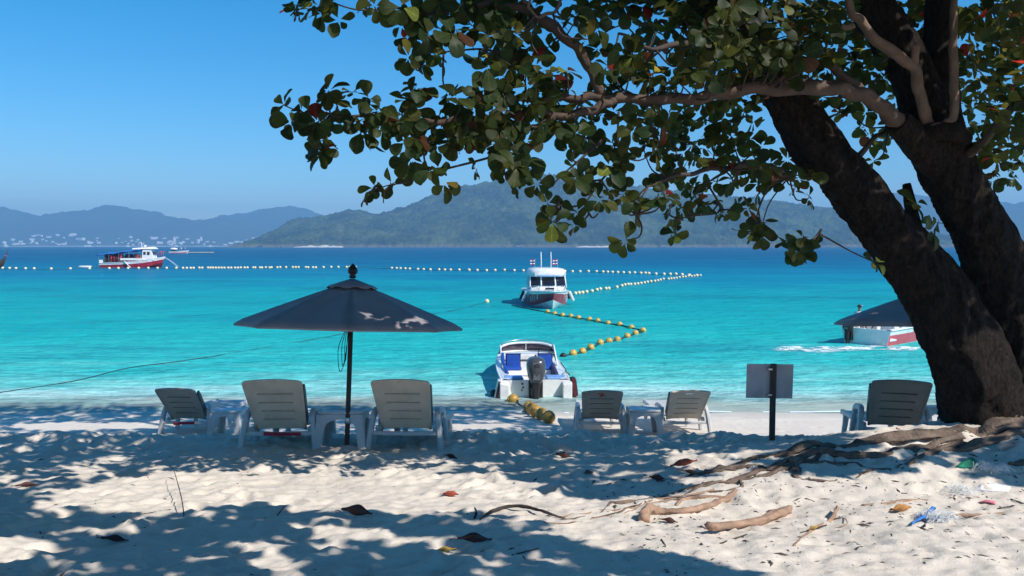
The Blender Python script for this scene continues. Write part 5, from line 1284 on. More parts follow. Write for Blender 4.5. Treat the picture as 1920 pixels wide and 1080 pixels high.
def outboard(t, y, zt, s=1.0, x=0.0, m='motor_grey'):
    """cowling standing above the transom, leg and bracket going down into the water"""
    cw = MB(); rings = []
    for zz, w, d, oy in ((0.0, .10, .13, 0), (0.05, .135, .18, 0), (0.16, .175, .215, -.005), (0.28, .20, .24, -.01), (0.40, .205, .25, -.015), (0.48, .19, .24, -.01), (0.535, .15, .20, 0), (0.56, .08, .12, 0.01)):
        ring = []
        for i in range(20):
            a = 2 * PI * i / 20; c, q = math.cos(a), math.sin(a); e = 0.7
            ring.append((x + s * w * math.copysign(abs(c) ** e, c), y - 0.10 * s + s * (oy + d * math.copysign(abs(q) ** e, q)), zt + s * zz))
        rings.append(ring)
    cw.loft(rings); c_ = cw.build('outboard_cowling', M[m], t, smooth=True, angle=50)
    ft = MB(); ft.prism([(-.075, .10), (.075, .10), (.055, .36), (.085, .47), (-.085, .47), (-.055, .36)], lambda u, v: Vector((x + s * u, y - s * (0.355 if v > .2 else .31), zt + s * v)), lambda u, v: Vector((x + s * u * 1.1, y - s * 0.2, zt + s * v)))
    ft.build('cowling_panel', M['motor_light'], c_)
    gr = MB()
    for k in range(3): gr.box((x, y - s * 0.358, zt + s * (0.375 + 0.03 * k)), (s * .11, s * .01, s * .012))
    gr.build('air_grille', M['black_plastic'], c_)
    lg = MB(); lg.loft([[(x + s * a * w, y - 0.12 * s + s * b * d, zt + s * zz) for a, b in ((-1, -.6), (-.6, -1), (.6, -1), (1, -.6), (1, .6), (.6, 1), (-.6, 1), (-1, .6))] for zz, w, d in ((-0.75, .03, .10), (-0.50, .035, .11), (-0.30, .055, .12), (-0.1, .075, .12), (0.02, .10, .14))])
    lg.build('outboard_leg', M['rubber'], t, smooth=True, angle=40)
    br = MB()
    for sx in (-1, 1): br.box((x + s * sx * 0.125, y - 0.03 * s, zt - 0.16 * s), (s * .045, s * .14, s * .40))
    br.box((x, y - 0.02 * s, zt - 0.06 * s), (s * .26, s * .08, s * .09)); br.tube([(x - s * .09, y - .12 * s, zt - .05 * s), (x - s * .02, y - .22 * s, zt - .12 * s), (x + s * .06, y - .2 * s, zt - .3 * s)], s * .012, 6)
    br.build('clamp_bracket', M['rubber'], t)
    th = MB(); th.tube([(x, y + .08 * s, zt + .55 * s), (x, y + .02 * s, zt + .57 * s)], s * .02, 6); th.build('tilt_grip', M['rubber'], t)
def fender(t, c, size, m, m2=None, rot=None):
    f = MB(); f.box(c, size, rot); o = f.build('fender', M[m], t, bevel=min(size) * 0.3)
    if m2:
        g = MB(); g.box((c[0], c[1] - 0.01, c[2]), (size[0] * 0.55, size[1] + 0.03, size[2] * 0.94), rot); g.build('fender_strip', M[m2], o)

# ---- open speedboat moored stern-first at the water's edge
p1 = atz(1004, 744)
B1 = thing('speedboat', "white open speedboat with blue seats and a big grey outboard, stern to the beach", 'boat', (p1.x, p1.y, 0.0), math.radians(3))
pt1 = hull_parts(B1, 5.2, 1.62, 0.38, 0.56, [0.34], ['gelcoat', 'gelcoat'], deck_from=0.50, coam=0.20, floor=0.10, draft=0.22)
# motor well, splash bench, aft cushions
w_ = MB()
w_.box((-0.50, 0.30, 0.235), (0.52, 0.46, 0.27)); w_.box((0.50, 0.30, 0.235), (0.52, 0.46, 0.27)); w_.box((0, 0.46, 0.20), (0.52, 0.10, 0.25))
w_.build('motor_well', M['gelcoat'], B1, bevel=0.02)
for sx in (-1, 1):
    q = MB(); q.box((sx * 0.48, 0.30, 0.395), (0.42, 0.36, 0.05)); q.build('aft_cushion', M['pale_blue_vinyl'], B1, bevel=0.018)
for sx in (-1, 1):
    st_ = MB()
    st_.prism([(sx * 0.81, 0.0), (sx * 0.60, 0.0), (sx * 0.60, 0.36), (sx * 0.81, 0.40)], lambda u, v: Vector((u, -0.20, v * 0.9 - 0.02)), lambda u, v: Vector((u, -0.01, v)))
    st_.build("stern_pod", M["gelcoat"], B1, bevel=0.02)
for k, (dx, dz) in enumerate(((-.30, .30), (-.28, .22), (-.31, .16))):
    q = MB(); q.box((dx, -0.016, dz), (0.05 - .01 * k, 0.008, 0.035)); q.build('hull_mark', M['rubber'], B1)
outboard(B1, -0.02, 0.33, 1.06)
for sx in (-1, 1):
    bx = MB(); bx.box((sx * 0.42, 1.78, 0.23), (0.46, 0.44, 0.27)); bx.build('seat_base', M['gelcoat'], B1, bevel=0.02)
    q = MB(); q.box((sx * 0.40, 1.95, 0.53), (0.36, 0.09, 0.36), Matrix.Rotation(math.radians(-8), 3, 'X')); s_ = q.build('seat_back', M['rubber'] if False else M['blue_vinyl'], B1, bevel=0.035)
    pth = [(sx * 0.40 - .18, 1.89, .36), (sx * 0.40 - .18, 1.93, .71), (sx * 0.40 + .18, 1.93, .71), (sx * 0.40 + .18, 1.89, .36), (sx * 0.40 - .18, 1.89, .36)]
    MB().tube(pth, 0.016, 6).build('seat_piping', M['navy_cloth'], s_, smooth=True)
    q = MB(); q.box((sx * 0.42, 1.74, 0.39), (0.42, 0.40, 0.07)); q.build('seat_cushion', M['blue_vinyl'], B1, bevel=0.025)
# dash, windscreen, wheel
ds_ = MB(); ds_.box((0, 2.66, 0.53), (1.36, 0.22, 0.14)); ds_.build('dashboard', M['gelcoat'], B1, bevel=0.03)
def wp(f, top): return Vector((f * (0.74 if not top else 0.66), 2.72 + (0.30 if top else 0.42) * (1 - abs(f) ** 2.5) - (0.5 if abs(f) > 0.98 else 0) * 0, 0.60 + (0.25 * (1 - 0.25 * abs(f) ** 4) if top else 0.02)))
for f0, f1 in ((-0.97, -0.03), (0.03, 0.97)):
    g = MB(); rows = [[wp(f0 + (f1 - f0) * k / 10, False) for k in range(11)], [wp(f0 + (f1 - f0) * k / 10, True) for k in range(11)]]
    g.loft(rows, closed=False); o = g.build('windscreen_pane', M['purple_glass'], B1, smooth=True); o.modifiers.new('t', 'SOLIDIFY').thickness = 0.008
fr = MB()
fr.tube([wp(-1 + 2 * k / 20, True) for k in range(21)], 0.030, 8); fr.tube([wp(-1 + 2 * k / 20, False) for k in range(21)], 0.032, 8)
for f in (-1, 0, 1): fr.tube([wp(f, False), wp(f, True)], 0.020, 8)
fr.build('windscreen_frame', M['gelcoat'], B1, smooth=True)
for sx in (-1, 1):
    sd = MB(); sd.prism([(1.75, .45), (2.74, .58), (2.74, .82), (2.62, .81)], lambda u, v: Vector((sx * 0.70, u, v)), lambda u, v: Vector((sx * 0.68, u, v)))
    sd.build('side_screen', M['purple_glass'], B1)
    sf = MB(); sf.tube([(sx * 0.69, 1.72, .45), (sx * 0.69, 2.62, .82), (sx * .69, 2.74, .83)], 0.02, 6); sf.build('side_screen_frame', M['gelcoat'], B1, smooth=True)
gr = MB(); gr.tube(smooth_path([(-0.66, 2.72, 0.80), (-0.62, 2.85, 0.87), (-0.3, 3.05, 0.91), (0, 3.1, 0.92), (0.3, 3.05, 0.91), (0.62, 2.85, 0.87), (0.66, 2.72, 0.80)], 5), 0.012, 6); gr.tube([(0.02, 3.1, 0.92), (0.02, 3.02, .83)], .01, 6)
gr.build('grab_rail', M['steel'], B1, smooth=True)
sw = MB(); sw.tube([Vector((0.42 + 0.15 * math.cos(a), 2.5 + 0.05 * math.sin(a), 0.62 + 0.13 * math.sin(a))) for a in [2 * PI * i / 20 for i in range(21)]], 0.012, 6)
sw.build('steering_wheel', M['rubber'], B1, smooth=True)
bo = MB(); bo.bar(smooth_path([(-0.60, 0.75, 0.42), (-0.645, 1.4, 0.50), (-0.655, 1.9, 0.60), (-0.66, 2.1, 0.70)], 4), 0.07, 0.06); bo.build('side_bolster', M['blue_vinyl'], B1, smooth=True)
bo = MB(); bo.bar(smooth_path([(0.55, 0.75, 0.32), (0.56, 1.3, 0.34), (0.55, 1.6, 0.38)], 4), 0.10, 0.24); bo.build('side_bolster', M['navy_cloth'], B1, smooth=True)
fender(B1, (-0.845, 0.05, 0.17), (0.10, 0.30, 0.44), 'gelcoat', 'dark_red', Matrix.Rotation(math.radians(12), 3, 'Y'))
fender(B1, (0.87, 0.05, 0.22), (0.14, 0.30, 0.42), 'rubber', 'dark_red', Matrix.Rotation(math.radians(-8), 3, 'Y'))
q = MB(); q.ball((-0.93, 0.15, 0.06), 0.09, 12, 8); q.build('fender_ball', M['rubber'], B1, smooth=True)
MB().tube(smooth_path([(0.80, 0.2, 0.46), (0.74, 0.5, 0.5), (0.80, 0.9, 0.46), (0.72, 1.3, 0.58)], 5), 0.012, 5).build('mooring_line', M['cord'], B1, smooth=True)

# ---- cabin speedboat, bow to the beach
p2 = atz(1034, 581)
B2 = thing('cabin_boat', "white cabin speedboat with a dark red hull band and two aerials, bow towards us", 'boat', (p2.x - 0.3, p2.y + 8.1, 0.0), PI + math.radians(3))
pt2 = hull_parts(B2, 8.2, 2.55, 0.72, 0.98, [0.34, 0.86], ['gelcoat', 'hull_red', 'gelcoat'], deck_from=0.40, coam=0.22, floor=0.2, draft=0.4, rake=0.8, full=0.40, flare=0.95)
# cabin trunk with raked front, then roof on pillars
cb = MB(); cb.loft([[(-1.08, 2.6, .74), (1.08, 2.6, .74), (1.02, 5.2, .84), (0.5, 5.75, .92), (-0.5, 5.75, .92), (-1.02, 5.2, .84)], [(-1.04, 2.6, 1.05), (1.04, 2.6, 1.05), (0.98, 4.9, 1.09), (0.48, 5.3, 1.10), (-0.48, 5.3, 1.10), (-0.98, 4.9, 1.09)]])
cb.build('cabin', M['gelcoat'], B2, bevel=0.03)
def wq(x, z): return Vector((x, 5.28 - (z - 1.09) * 0.75 - 0.36 * max(0, abs(x) - 0.45), z))
for x0, x1 in ((-1.00, -0.46), (-0.36, 0.36), (0.46, 1.00)):
    g = MB(); z0 = 1.12; z1 = 1.62
    g.add([wq(x0, z0), wq(x1, z0), wq(x1 * .96, z1), wq(x0 * .96, z1)], [(0, 1, 2, 3)]); o = g.build('windscreen_pane', M['tint_glass'], B2); o.modifiers.new('t', 'SOLIDIFY').thickness = 0.02
pl = MB()
for x in (-1.03, -0.41, 0.41, 1.03): pl.bar([wq(x, 1.06), wq(x * .965, 1.68)], 0.07, 0.07)
for sx in (-1, 1):
    for y in (2.7, 3.6): pl.bar([(sx * 1.04, y, 1.0), (sx * 1.0, y, 1.7)], 0.07, 0.08)
pl.build('roof_pillar', M['gelcoat'], B2)
for sx in (-1, 1):
    for ya, yb in ((2.78, 3.54), (3.68, 4.72)):
        g = MB(); g.add([(sx * 1.035, ya, 1.1), (sx * 1.035, yb, 1.12), (sx * 1.0, yb - .12, 1.64), (sx * 1.0, ya, 1.64)], [(0, 1, 2, 3)]); o = g.build('side_window', M['tint_glass'], B2); o.modifiers.new('t', 'SOLIDIFY').thickness = 0.02
dr = MB(); dr.box((-0.02, 5.70, 0.98), (0.5, 0.03, 0.22), Matrix.Rotation(math.radians(-55), 3, 'X')); dr.build('cabin_hatch', M['tint_glass'], B2)
rf = MB(); rings = []
for zz, a in ((1.66, 1.0), (1.74, 1.03), (1.96, 1.0), (2.08, 0.90), (2.13, 0.6)):
    rings.append([(x * a, 3.9 + (y - 3.9) * a, zz + 0.0) for x, y in ((-1.02, 2.3), (-0.8, 2.15), (0.8, 2.15), (1.02, 2.3), (1.05, 4.6), (0.75, 5.05), (0, 5.2), (-0.75, 5.05), (-1.05, 4.6))])
rf.loft(rings); rf.build('roof', M['gelcoat'], B2, smooth=True, angle=40)
vs = MB(); vs.bar([(-0.95, 4.86, 1.70), (-.5, 5.12, 1.70), (0, 5.2, 1.70), (.5, 5.12, 1.70), (0.95, 4.86, 1.70)], 0.05, 0.10, side=Vector((0, 0, 1))); vs.build('roof_visor', M['pale_blue_vinyl'], B2)
for x in (-0.28, 0.30):
    a = MB(); a.tube([(x, 3.9, 2.1), (x, 3.9, 2.55), (x + .01, 3.88, 3.05)], [0.035, 0.03, 0.022], 8); a.build('aerial', M['gelcoat'], B2, smooth=True)
for x in (-0.62, 0.72):
    a = MB(); a.tube([(x - .1, 3.4, 2.05), (x - .1, 3.4, 2.62)], 0.014, 6); f_ = a.build('flag_staff', M['steel'], B2)
    for k, m in enumerate(('flag_red', 'flag_white', 'flag_blue', 'flag_white', 'flag_red')):
        z0 = 2.60 - [0, 1, 2, 4, 5][k] * 0.05; h_ = 0.05 * (2 if k == 2 else 1)
        q = MB(); q.loft([[(x - .1 + 0.28 * i / 6, 3.4 + 0.03 * math.sin(i * 1.1), z0 - dz - 0.02 * i / 6) for i in range(7)] for dz in (0, h_)], closed=False); o = q.build('flag_stripe', M[m], f_); o.modifiers.new('t', 'SOLIDIFY').thickness = 0.004
rl = MB()
for sx in (-1, 1):
    rl.tube(smooth_path([(sx * 1.05, 4.2, 0.92), (sx * 1.0, 5.4, 1.12), (sx * 0.72, 6.8, 1.22), (sx * 0.25, 7.8, 1.26), (0, 7.95, 1.26)], 4), 0.016, 6)
    for x, y, z0, z1 in ((1.0, 5.4, .86, 1.12), (.72, 6.8, .92, 1.22), (.25, 7.8, .97, 1.26)): rl.tube([(sx * x, y, z0), (sx * x, y, z1)], 0.012, 6)
rl.build('bow_rail', M['steel'], B2, smooth=True)
rm = Matrix.Rotation(math.radians(22), 3, 'Y')
for sx, y in ((1, 5.0), (-1, 4.9), (1, 3.2), (-1, 3.0)):
    fender(B2, (sx * 1.36, y, 0.52), (0.15, 0.20, 0.62), 'gelcoat' if y > 4 else 'rubber', None, Matrix.Rotation(math.radians(-24 * sx), 3, 'Y'))
q = MB()     # white lettering-like strokes on the bow: illegible in the photograph
for k, (u, h, w) in enumerate(((0.66, .62, .30), (0.70, .66, .22), (0.74, .60, .26), (0.80, .72, .18))):
    for s in (-1, 1):
        a = pt2(u, h - .12, s); b = pt2(u + 0.012, h + .14, s)
        q.tube([a + Vector((s * 0.012, 0.0, 0)), b + Vector((s * 0.012, 0, 0))], 0.022, 5)
q.build('hull_strokes', M['gelcoat'], B2)
for sx in (-0.45, 0.45): outboard(B2, -0.1, 0.6, 1.3, sx, 'rubber')

# ---- small open boat under way, seen from astern behind the far parasol
p3 = atz(1636, 646)
B3 = thing('motorboat', "white open motorboat with a red side heading out, partly behind the right parasol", 'boat', (p3.x - 0.25, p3.y, 0.0), math.radians(-50))
pt3 = hull_parts(B3, 5.0, 1.85, 0.55, 0.75, [0.38, 0.80], ['gelcoat', 'hull_pink', 'gelcoat'], deck_from=0.6, coam=0.16, floor=0.15, draft=0.2, flare=0.86)
w_ = MB(); w_.box((-.5, .35, .33), (.5, .5, .36)); w_.box((.55, .35, .33), (.5, .5, .36)); w_.build('motor_well', M['gelcoat'], B3, bevel=0.03)
outboard(B3, -0.05, 0.42, 0.85, -0.55, 'rubber')
for sx, yy, m in ((-0.45, 1.5, 'blue_vinyl'), (0.42, 1.5, 'gelcoat'), (0.42, 0.9, 'gelcoat')):
    q = MB(); q.box((sx, yy, 0.42), (0.5, 0.4, 0.5)); q.build('seat', M['gelcoat'], B3, bevel=0.04)
    q = MB(); q.box((sx, yy + 0.2, 0.80), (0.48, 0.10, 0.34)); q.build('seat_back', M[m], B3, bevel=0.04)
q = MB(); q.box((-.1, 2.4, .55), (0.6, 0.5, 0.7)); q.build('console', M['gelcoat'], B3, bevel=0.05)
q = MB(); q.box((-.1, 2.62, 1.02), (0.55, 0.03, 0.26), Matrix.Rotation(math.radians(-15), 3, 'X')); q.build('windscreen', M['purple_glass'], B3)
q = MB(); q.tube(smooth_path([(.1, .2, .55), (.35, .5, .95), (.3, 1.0, .8)], 4), .02, 6); q.build('handrail', M['rubber'], B3)

# ---- people
def person(label, loc, rz, shirt, seated=False, s=1.0, cap=True):
    t = thing('person', label, 'person', loc, rz); t.scale = (s, s, s)
    hip = 0.50 if seated else 0.93
    V = [(0, 0, hip), (0, 0.0, hip + 0.22), (0, 0.01, hip + 0.42), (0, 0.01, hip + 0.56), (0, 0.03, hip + 0.64), (0, 0.05, hip + 0.75), (0, 0.04, hip + 0.84)]
    R = [(.15, .11), (.14, .10), (.17, .11), (.08, .07), (.055, .055), (.085, .10), (.07, .08)]
    E = [(0, 1), (1, 2), (2, 3), (3, 4), (4, 5), (5, 6)]
    def chain(start, pts, rad):
        p = start
        for q, r in zip(pts, rad):
            V.append(q); R.append((r, r)); E.append((p, len(V) - 1)); p = len(V) - 1
        return p
    for sx in (-1, 1):
        if seated: chain(0, [(sx * .10, .05, hip - .02), (sx * .14, .44, hip + .01), (sx * .15, .46, hip - .42), (sx * .15, .60, hip - .46)], [.085, .058, .045, .035])
        else: chain(0, [(sx * .10, 0, hip - .05), (sx * .12, .03, .48), (sx * .13, 0, .09), (sx * .14, .14, .04)], [.09, .06, .045, .035])
        h = chain(2, [(sx * .20, .01, hip + .50), (sx * .27, .05, hip + .22), (sx * .20, .28, hip + .16), (sx * .18, .36, hip + .17)], [.06, .045, .034, .026])
        for k in range(4): chain(h, [(sx * (.155 + .018 * k), .41 + .012 * (k in (1, 2)), hip + .172), (sx * (.155 + .018 * k), .44 + .012 * (k in (1, 2)), hip + .145)], [.009, .008])
        chain(h, [(sx * .145, .375, hip + .17), (sx * .13, .40, hip + .165)], [.010, .008])
    me = bpy.data.meshes.new('body'); me.from_pydata(V, E, []); o = bpy.data.objects.new('body', me); COL.objects.link(o); o.parent = t
    sk = o.modifiers.new('skin', 'SKIN'); 
    for i, r in enumerate(R): me.skin_vertices[0].data[i].radius = r
    me.skin_vertices[0].data[0].use_root = True
    o.modifiers.new('sub', 'SUBSURF').levels = 1
    me.materials.append(M['skin'])
    sh = MB(); sh.loft([[(x * 1.0, y, z) for x, y in [(w * math.cos(a), 0.01 + d * math.sin(a)) for a in [2 * PI * i / 14 for i in range(14)]]] for z, w, d in ((hip - .08, .185, .135), (hip + .15, .175, .125), (hip + .38, .205, .14), (hip + .50, .20, .125), (hip + .57, .10, .09))])
    for sx in (-1, 1): sh.tube([(sx * .17, .01, hip + .50), (sx * .235, .03, hip + .38), (sx * .265, .05, hip + .26)], [.085, .075, .07], 10)
    sh.build('shirt', M[shirt], t, smooth=True)
    if cap:
        c = MB(); c.lathe([(.112, hip + .80), (.118, hip + .84), (.10, hip + .90), (.05, hip + .93), (.002, hip + .935)], (0, .045, 0), 14); c.build('cap', M['dark_cloth'], t, smooth=True)
        c = MB(); c.prism([(-.08, .13), (-.09, .20), (0, .24), (.09, .20), (.08, .13)], lambda u, v: Vector((u, v, hip + .81)), lambda u, v: Vector((u, v, hip + .82))); c.build('cap_brim', M['dark_cloth'], t)
        c = MB(); c.box((0.06, .13, hip + .87), (.07, .05, .05)); c.build('cap_patch', M['white_cloth'], t, bevel=.01)
    else:
        c = MB(); c.lathe([(.105, hip + .77), (.112, hip + .83), (.09, hip + .89), (.002, hip + .915)], (0, .03, 0), 12); c.build('hair', M['hair'], t, smooth=True)
    sho = MB()
    for sx in (-1, 1):
        if seated: sho.tube([(sx * .09, 0, hip), (sx * .135, .40, hip + .01)], [.11, .08], 10)
        else: sho.tube([(sx * .09, 0, hip + .02), (sx * .115, .02, .56)], [.12, .085], 10)
    sho.build('shorts', M['navy_cloth'], t, smooth=True)
    face = MB()
    for sx in (-1, 1): face.ball((sx * .034, .138, hip + .765), .011, 6, 4)
    face.build('eyes', M['hair'], t, smooth=True)
    nose = MB(); nose.ball((0, .152, hip + .735), .018, 6, 4); nose.build('nose', M['skin'], t, smooth=True)
    return t
ph = at(1611, 571, p3.y + 0.9)
person("person in white shirt and dark cap sitting in the moving motorboat", (ph.x, ph.y, ph.z - 0.975), math.radians(-55), 'white_cloth', seated=True, s=0.68)
# wake
nW = 330; wxs = np.linspace(-3.2, 2.9, nW); wys = np.linspace(-2.0, 2.2, 240); A, Bq = np.meshgrid(wxs, wys)
band = np.exp(-((Bq + 0.25 + 0.22 * (A + 1.0) * (A < -0.3) * -1) / (0.55 - 0.10 * np.clip(A, -3, 0))) ** 2) * np.clip((2.9 - A) / 1.2, 0, 1) * np.clip((A + 3.2) / 1.0, 0, 1)
zz = 0.34 * band * (0.10 + fbm(A * 2.2, Bq * 3.6, 81, 6, 0.8)) + 0.04 * fbm(A * 9, Bq * 12, 91, 2) * band - 0.075
foam_a = np.clip(zz * 11 + 0.62, 0, 1) * np.clip(band * 1.5, 0, 1)
wxp, wyp = A + p3.x - 1.0, Bq * 1.3 + p3.y - 0.75
zz = 0.055 * fbm(wxp * 0.35, wyp * 0.9, 61, 3) + 0.03 * fbm(wxp * 1.1, wyp * 2.4, 71, 2) + 0.012 + 0.05 * np.clip(zz, 0, 1)
idx = np.arange(A.size).reshape(A.shape)
F = np.stack([idx[:-1, :-1], idx[:-1, 1:], idx[1:, 1:], idx[1:, :-1]], -1).reshape(-1, 4)
fm_, ft_, fb_ = nt('wake_foam')
fa_ = ft_.nodes.new("ShaderNodeAttribute"); fa_.attribute_name = 'tint'; fb_.inputs["Base Color"].default_value = (0.72, 0.82, 0.83, 1); fb_.inputs["Roughness"].default_value = 0.7
ft_.links.new(fa_.outputs["Fac"], fb_.inputs["Alpha"])
wk = np_mesh('wake_foam', np.stack([wxp, wyp, zz], -1).reshape(-1, 3), F, fm_, kind='stuff', col=np.repeat(foam_a.reshape(-1, 1), 4, 1))

# ---- tour boat with a blue awning, far out
p4 = atz(192, 501.5); SC4 = 1.0
B4 = thing('tour_boat', "crowded red and white wooden tour boat under a long blue awning", 'boat', (p4.x, p4.y, 0), math.radians(-90 + 5))
LEN4 = 9.6
hull_parts(B4, LEN4, 2.7, 0.70, 1.60, [0.30, 0.74], ['dark_red', 'hull_red', 'gelcoat_far'], deck_from=0.70, coam=0.2, floor=0.4, draft=0.4, rake=0.6, full=0.55, flare=0.9)
wh = MB(); wh.loft([[(-1.0, 6.3, .9), (1.0, 6.3, .9), (.9, 8.2, 1.1), (-.9, 8.2, 1.1)], [(-.95, 6.5, 2.75), (.95, 6.5, 2.75), (.85, 7.75, 2.85), (-.85, 7.75, 2.85)]]); wh.build('wheelhouse', M['gelcoat_far'], B4, bevel=0.05)
for sx in (-1, 1):
    for y in (6.8, 7.4):
        q = MB(); q.box((sx * .955, y, 2.25), (.06, .36, .44)); q.build('window', M['tint_glass'], B4)
q = MB(); q.box((0, 8.02, 2.25), (1.3, .06, .42), Matrix.Rotation(math.radians(12), 3, 'X')); q.build('front_window', M['tint_glass'], B4)
rf = MB(); rf.loft([[(-1.1, 4.9, 2.85), (1.1, 4.9, 2.85), (1.0, 8.3, 2.9), (-1.0, 8.3, 2.9)], [(-.9, 5.0, 3.05), (.9, 5.0, 3.05), (.8, 7.9, 3.25), (-.8, 7.9, 3.25)]]); rf.build('roof', M['gelcoat_far'], B4, bevel=0.05)
q = MB(); q.box((0, 6.6, 3.4), (.5, .25, .3)); q.tube([(0, 6.1, 3.1), (0, 6.0, 4.0)], .05, 6); q.build('mast', M['gelcoat_far'], B4)
aw = MB(); rows = []
for i in range(13):
    y = -0.3 + 6.6 * i / 12; rows.append([(x, y, 2.0 + 0.85 * (i / 12) + 0.16 * (1 - (x / 1.25) ** 2) - 0.05 * math.sin(i * PI / 2)) for x in (-1.25, -.9, -.45, 0, .45, .9, 1.25)] )
aw.loft(rows, closed=False); aw.loft([[Vector(r[0]) for r in rows], [Vector(r[0]) + Vector((0, 0, -.16)) for r in rows]], closed=False); aw.loft([[Vector(r[-1]) for r in rows], [Vector(r[-1]) + Vector((0, 0, -.16)) for r in rows]], closed=False)
o = aw.build('awning', M['awning_blue'], B4, smooth=True, angle=50); o.modifiers.new('t', 'SOLIDIFY').thickness = 0.03
for sx in (-1, 1):
    for y in (0.0, 1.5, 3.0, 4.5):
        q = MB(); q.tube([(sx * 1.15, y, .8), (sx * 1.15, y, 2.15 + .85 * y / 6.6)], .03, 6); q.build('awning_post', M['steel'], B4)
q = MB(); q.box((1.18, 4.9, 1.32), (.06, 3.4, .34)); q.box((-1.18, 4.9, 1.32), (.06, 3.4, .34)); q.build('side_panel', M['gelcoat_far'], B4)
bw = MB()
for sx in (-1, 1):
    bw.tube([(sx * .75, 8.3, 1.7), (sx * .6, 8.9, 2.45), (sx * .15, 9.6, 2.55)], .035, 6); bw.tube([(sx * .4, 9.2, 1.7), (sx * .38, 9.2, 2.5)], .03, 6)
bw.build('bow_rail', M['hull_pink'], B4, smooth=True)
q = MB(); q.box((.6, .15, .95), (.9, .5, .5)); q.build('white_locker', M['gelcoat_far'], B4, bevel=.06)
q = MB(); q.bar([(1.4, 3.9, 1.0), (1.55, 4.6, .3), (1.6, 4.9, 0.0)], .25, .06); q.build('boarding_ladder', M['gelcoat_far'], B4)
q = MB()
for sx in (-1, 1): q.tube(smooth_path([(sx * .1, 9.5, 1.6), (sx * .2, 10.6, .9), (sx * .3, 11.6, -.02)], 4), .02, 5)
q.build('anchor_line', M['gelcoat_far'], B4)
cr = MB(); rr = random.Random(3)
crowd_m = [MB() for _ in range(4)]
for k in range(90):
    x = rr.uniform(-1.0, 1.05); y = rr.uniform(.3, 6.2); mb = crowd_m[k % 4]; h = rr.uniform(.75, 1.1)
    mb.loft([[(x + w * math.cos(a), y + .8 * w * math.sin(a), .85 + z) for a in [2 * PI * i / 8 for i in range(8)]] for z, w in ((0, .14), (h * .5, .16), (h * .8, .21), (h * .93, .12), (h, .05))])
    mb.ball((x, y, .85 + h + .12), .12, 8, 6)
for mb, m in zip(crowd_m, ('dark_cloth', 'navy_cloth', 'skin', 'hull_red')): mb.build('crowd', M[m], B4, smooth=True, kind='stuff')

# ---- white launch and its pontoon
p5 = atz(318, 475)
B5 = thing('motor_launch', "small white launch moored at the head of the floating pontoon", 'boat', (p5.x, p5.y, 0), math.radians(-84))
hull_parts(B5, 8.6, 2.6, .9, 1.3, [0.3, 0.55], ['gelcoat_far', 'hull_pink', 'gelcoat_far'], deck_from=0.5, floor=.3, draft=.3, rake=.7)
q = MB(); q.loft([[(-1.0, .9, .9), (1.0, .9, .9), (1.0, 3.0, .9), (-1, 3.0, .9)], [(-.95, 1.0, 1.7), (.95, 1.0, 1.7), (.95, 2.7, 1.7), (-.95, 2.7, 1.7)]]); q.build('cabin', M['tint_glass'], B5)
q = MB(); q.loft([[(1.2 * w * math.cos(a), 1.9 + 1.7 * w * math.sin(a), z) for a in [2 * PI * i / 16 for i in range(16)]] for z, w in ((1.7, 1.0), (2.1, .95), (2.4, .7), (2.55, .3))]); q.build('roof', M['gelcoat_far'], B5, smooth=True)
for k, (y, x) in enumerate(((5.2, .2), (6.9, -.1))):
    w5 = Matrix.Rotation(math.radians(-84), 3, 'Z') @ Vector((x, y, 1.05))
    person(("person in white standing amidships on the far white launch", "person in white standing near the bow of the far white launch")[k], Vector((p5.x, p5.y, 0)) + w5, random.uniform(0, 6), 'white_cloth', s=1.0, cap=False)
pa, pb_ = atz(352, 474.5), atz(411, 474.2)
pn = thing('pontoon', "long low floating pontoon stretching right from the white launch", 'pontoon', ((pa.x + pb_.x) / 2, pa.y, 0))
wpn = pb_.x - pa.x
for k in range(12):
    q = MB(); q.box((-wpn / 2 + wpn * (k + .5) / 12, 0, .32), (wpn / 12 * .96, 3, .36)); q.build('deck_section', M['pontoon'], pn, bevel=.03)
q = MB(); q.box((0, 0, .02), (wpn * .99, 2.6, .28)); q.build('float', M['rubber'], pn)
# ---- longtail prow at the left edge, small white float near the tour boat
p6 = atz(-24, 502)
B6 = thing('longtail_boat', "dark wooden longtail boat with an upswept prow at the left edge", 'boat', (p6.x, p6.y, 0), math.radians(-88))
hl = MB(); rows = []
for i in range(21):
    u = i / 20; y = -2.2 + 5.2 * u; b = .75 * (1 - u ** 3 * .97); g = .45 + 1.6 * max(0, (u - .55) / .45) ** 2.2; k = -.3 + (g + .1) * max(0, (u - .7) / .3) ** 2
    rows.append([(-b, y, g), (-b * .8, y, (g + k) / 2), (0, y, k), (b * .8, y, (g + k) / 2), (b, y, g)])
hl.loft(rows, closed=False); o = hl.build('hull', M['dark_wood'], B6, smooth=True); o.modifiers.new('t', 'SOLIDIFY').thickness = .06
q = MB(); q.tube([(0, 2.6, 1.4), (0, 3.05, 2.2), (0, 3.2, 2.9)], [.09, .07, .05], 8); q.build('prow', M['dark_wood'], B6, smooth=True)
q = MB(); q.tube([(0, 2.85, 1.75), (0, 2.95, 1.95)], .12, 8); q.build('sash', M['hull_pink'], B6, smooth=True)
q = MB(); q.box((0, .6, .5), (1.2, 2.6, .1)); q.build('thwart', M['gelcoat_far'], B6)
p7 = atz(160, 501.5)
o = MB().loft([[(1.0 * w * math.cos(a) * 1.15, .45 * w * math.sin(a), z) for a in [2 * PI * i / 16 for i in range(16)]] for z, w in ((-.12, .6), (.05, 1.0), (.22, .95), (.28, .6))]).build('kayak', M['gelcoat_far'], smooth=True)
o.location = (p7.x, p7.y, 0); tag(o, "small white kayak afloat just behind the tour boat's stern", 'kayak')
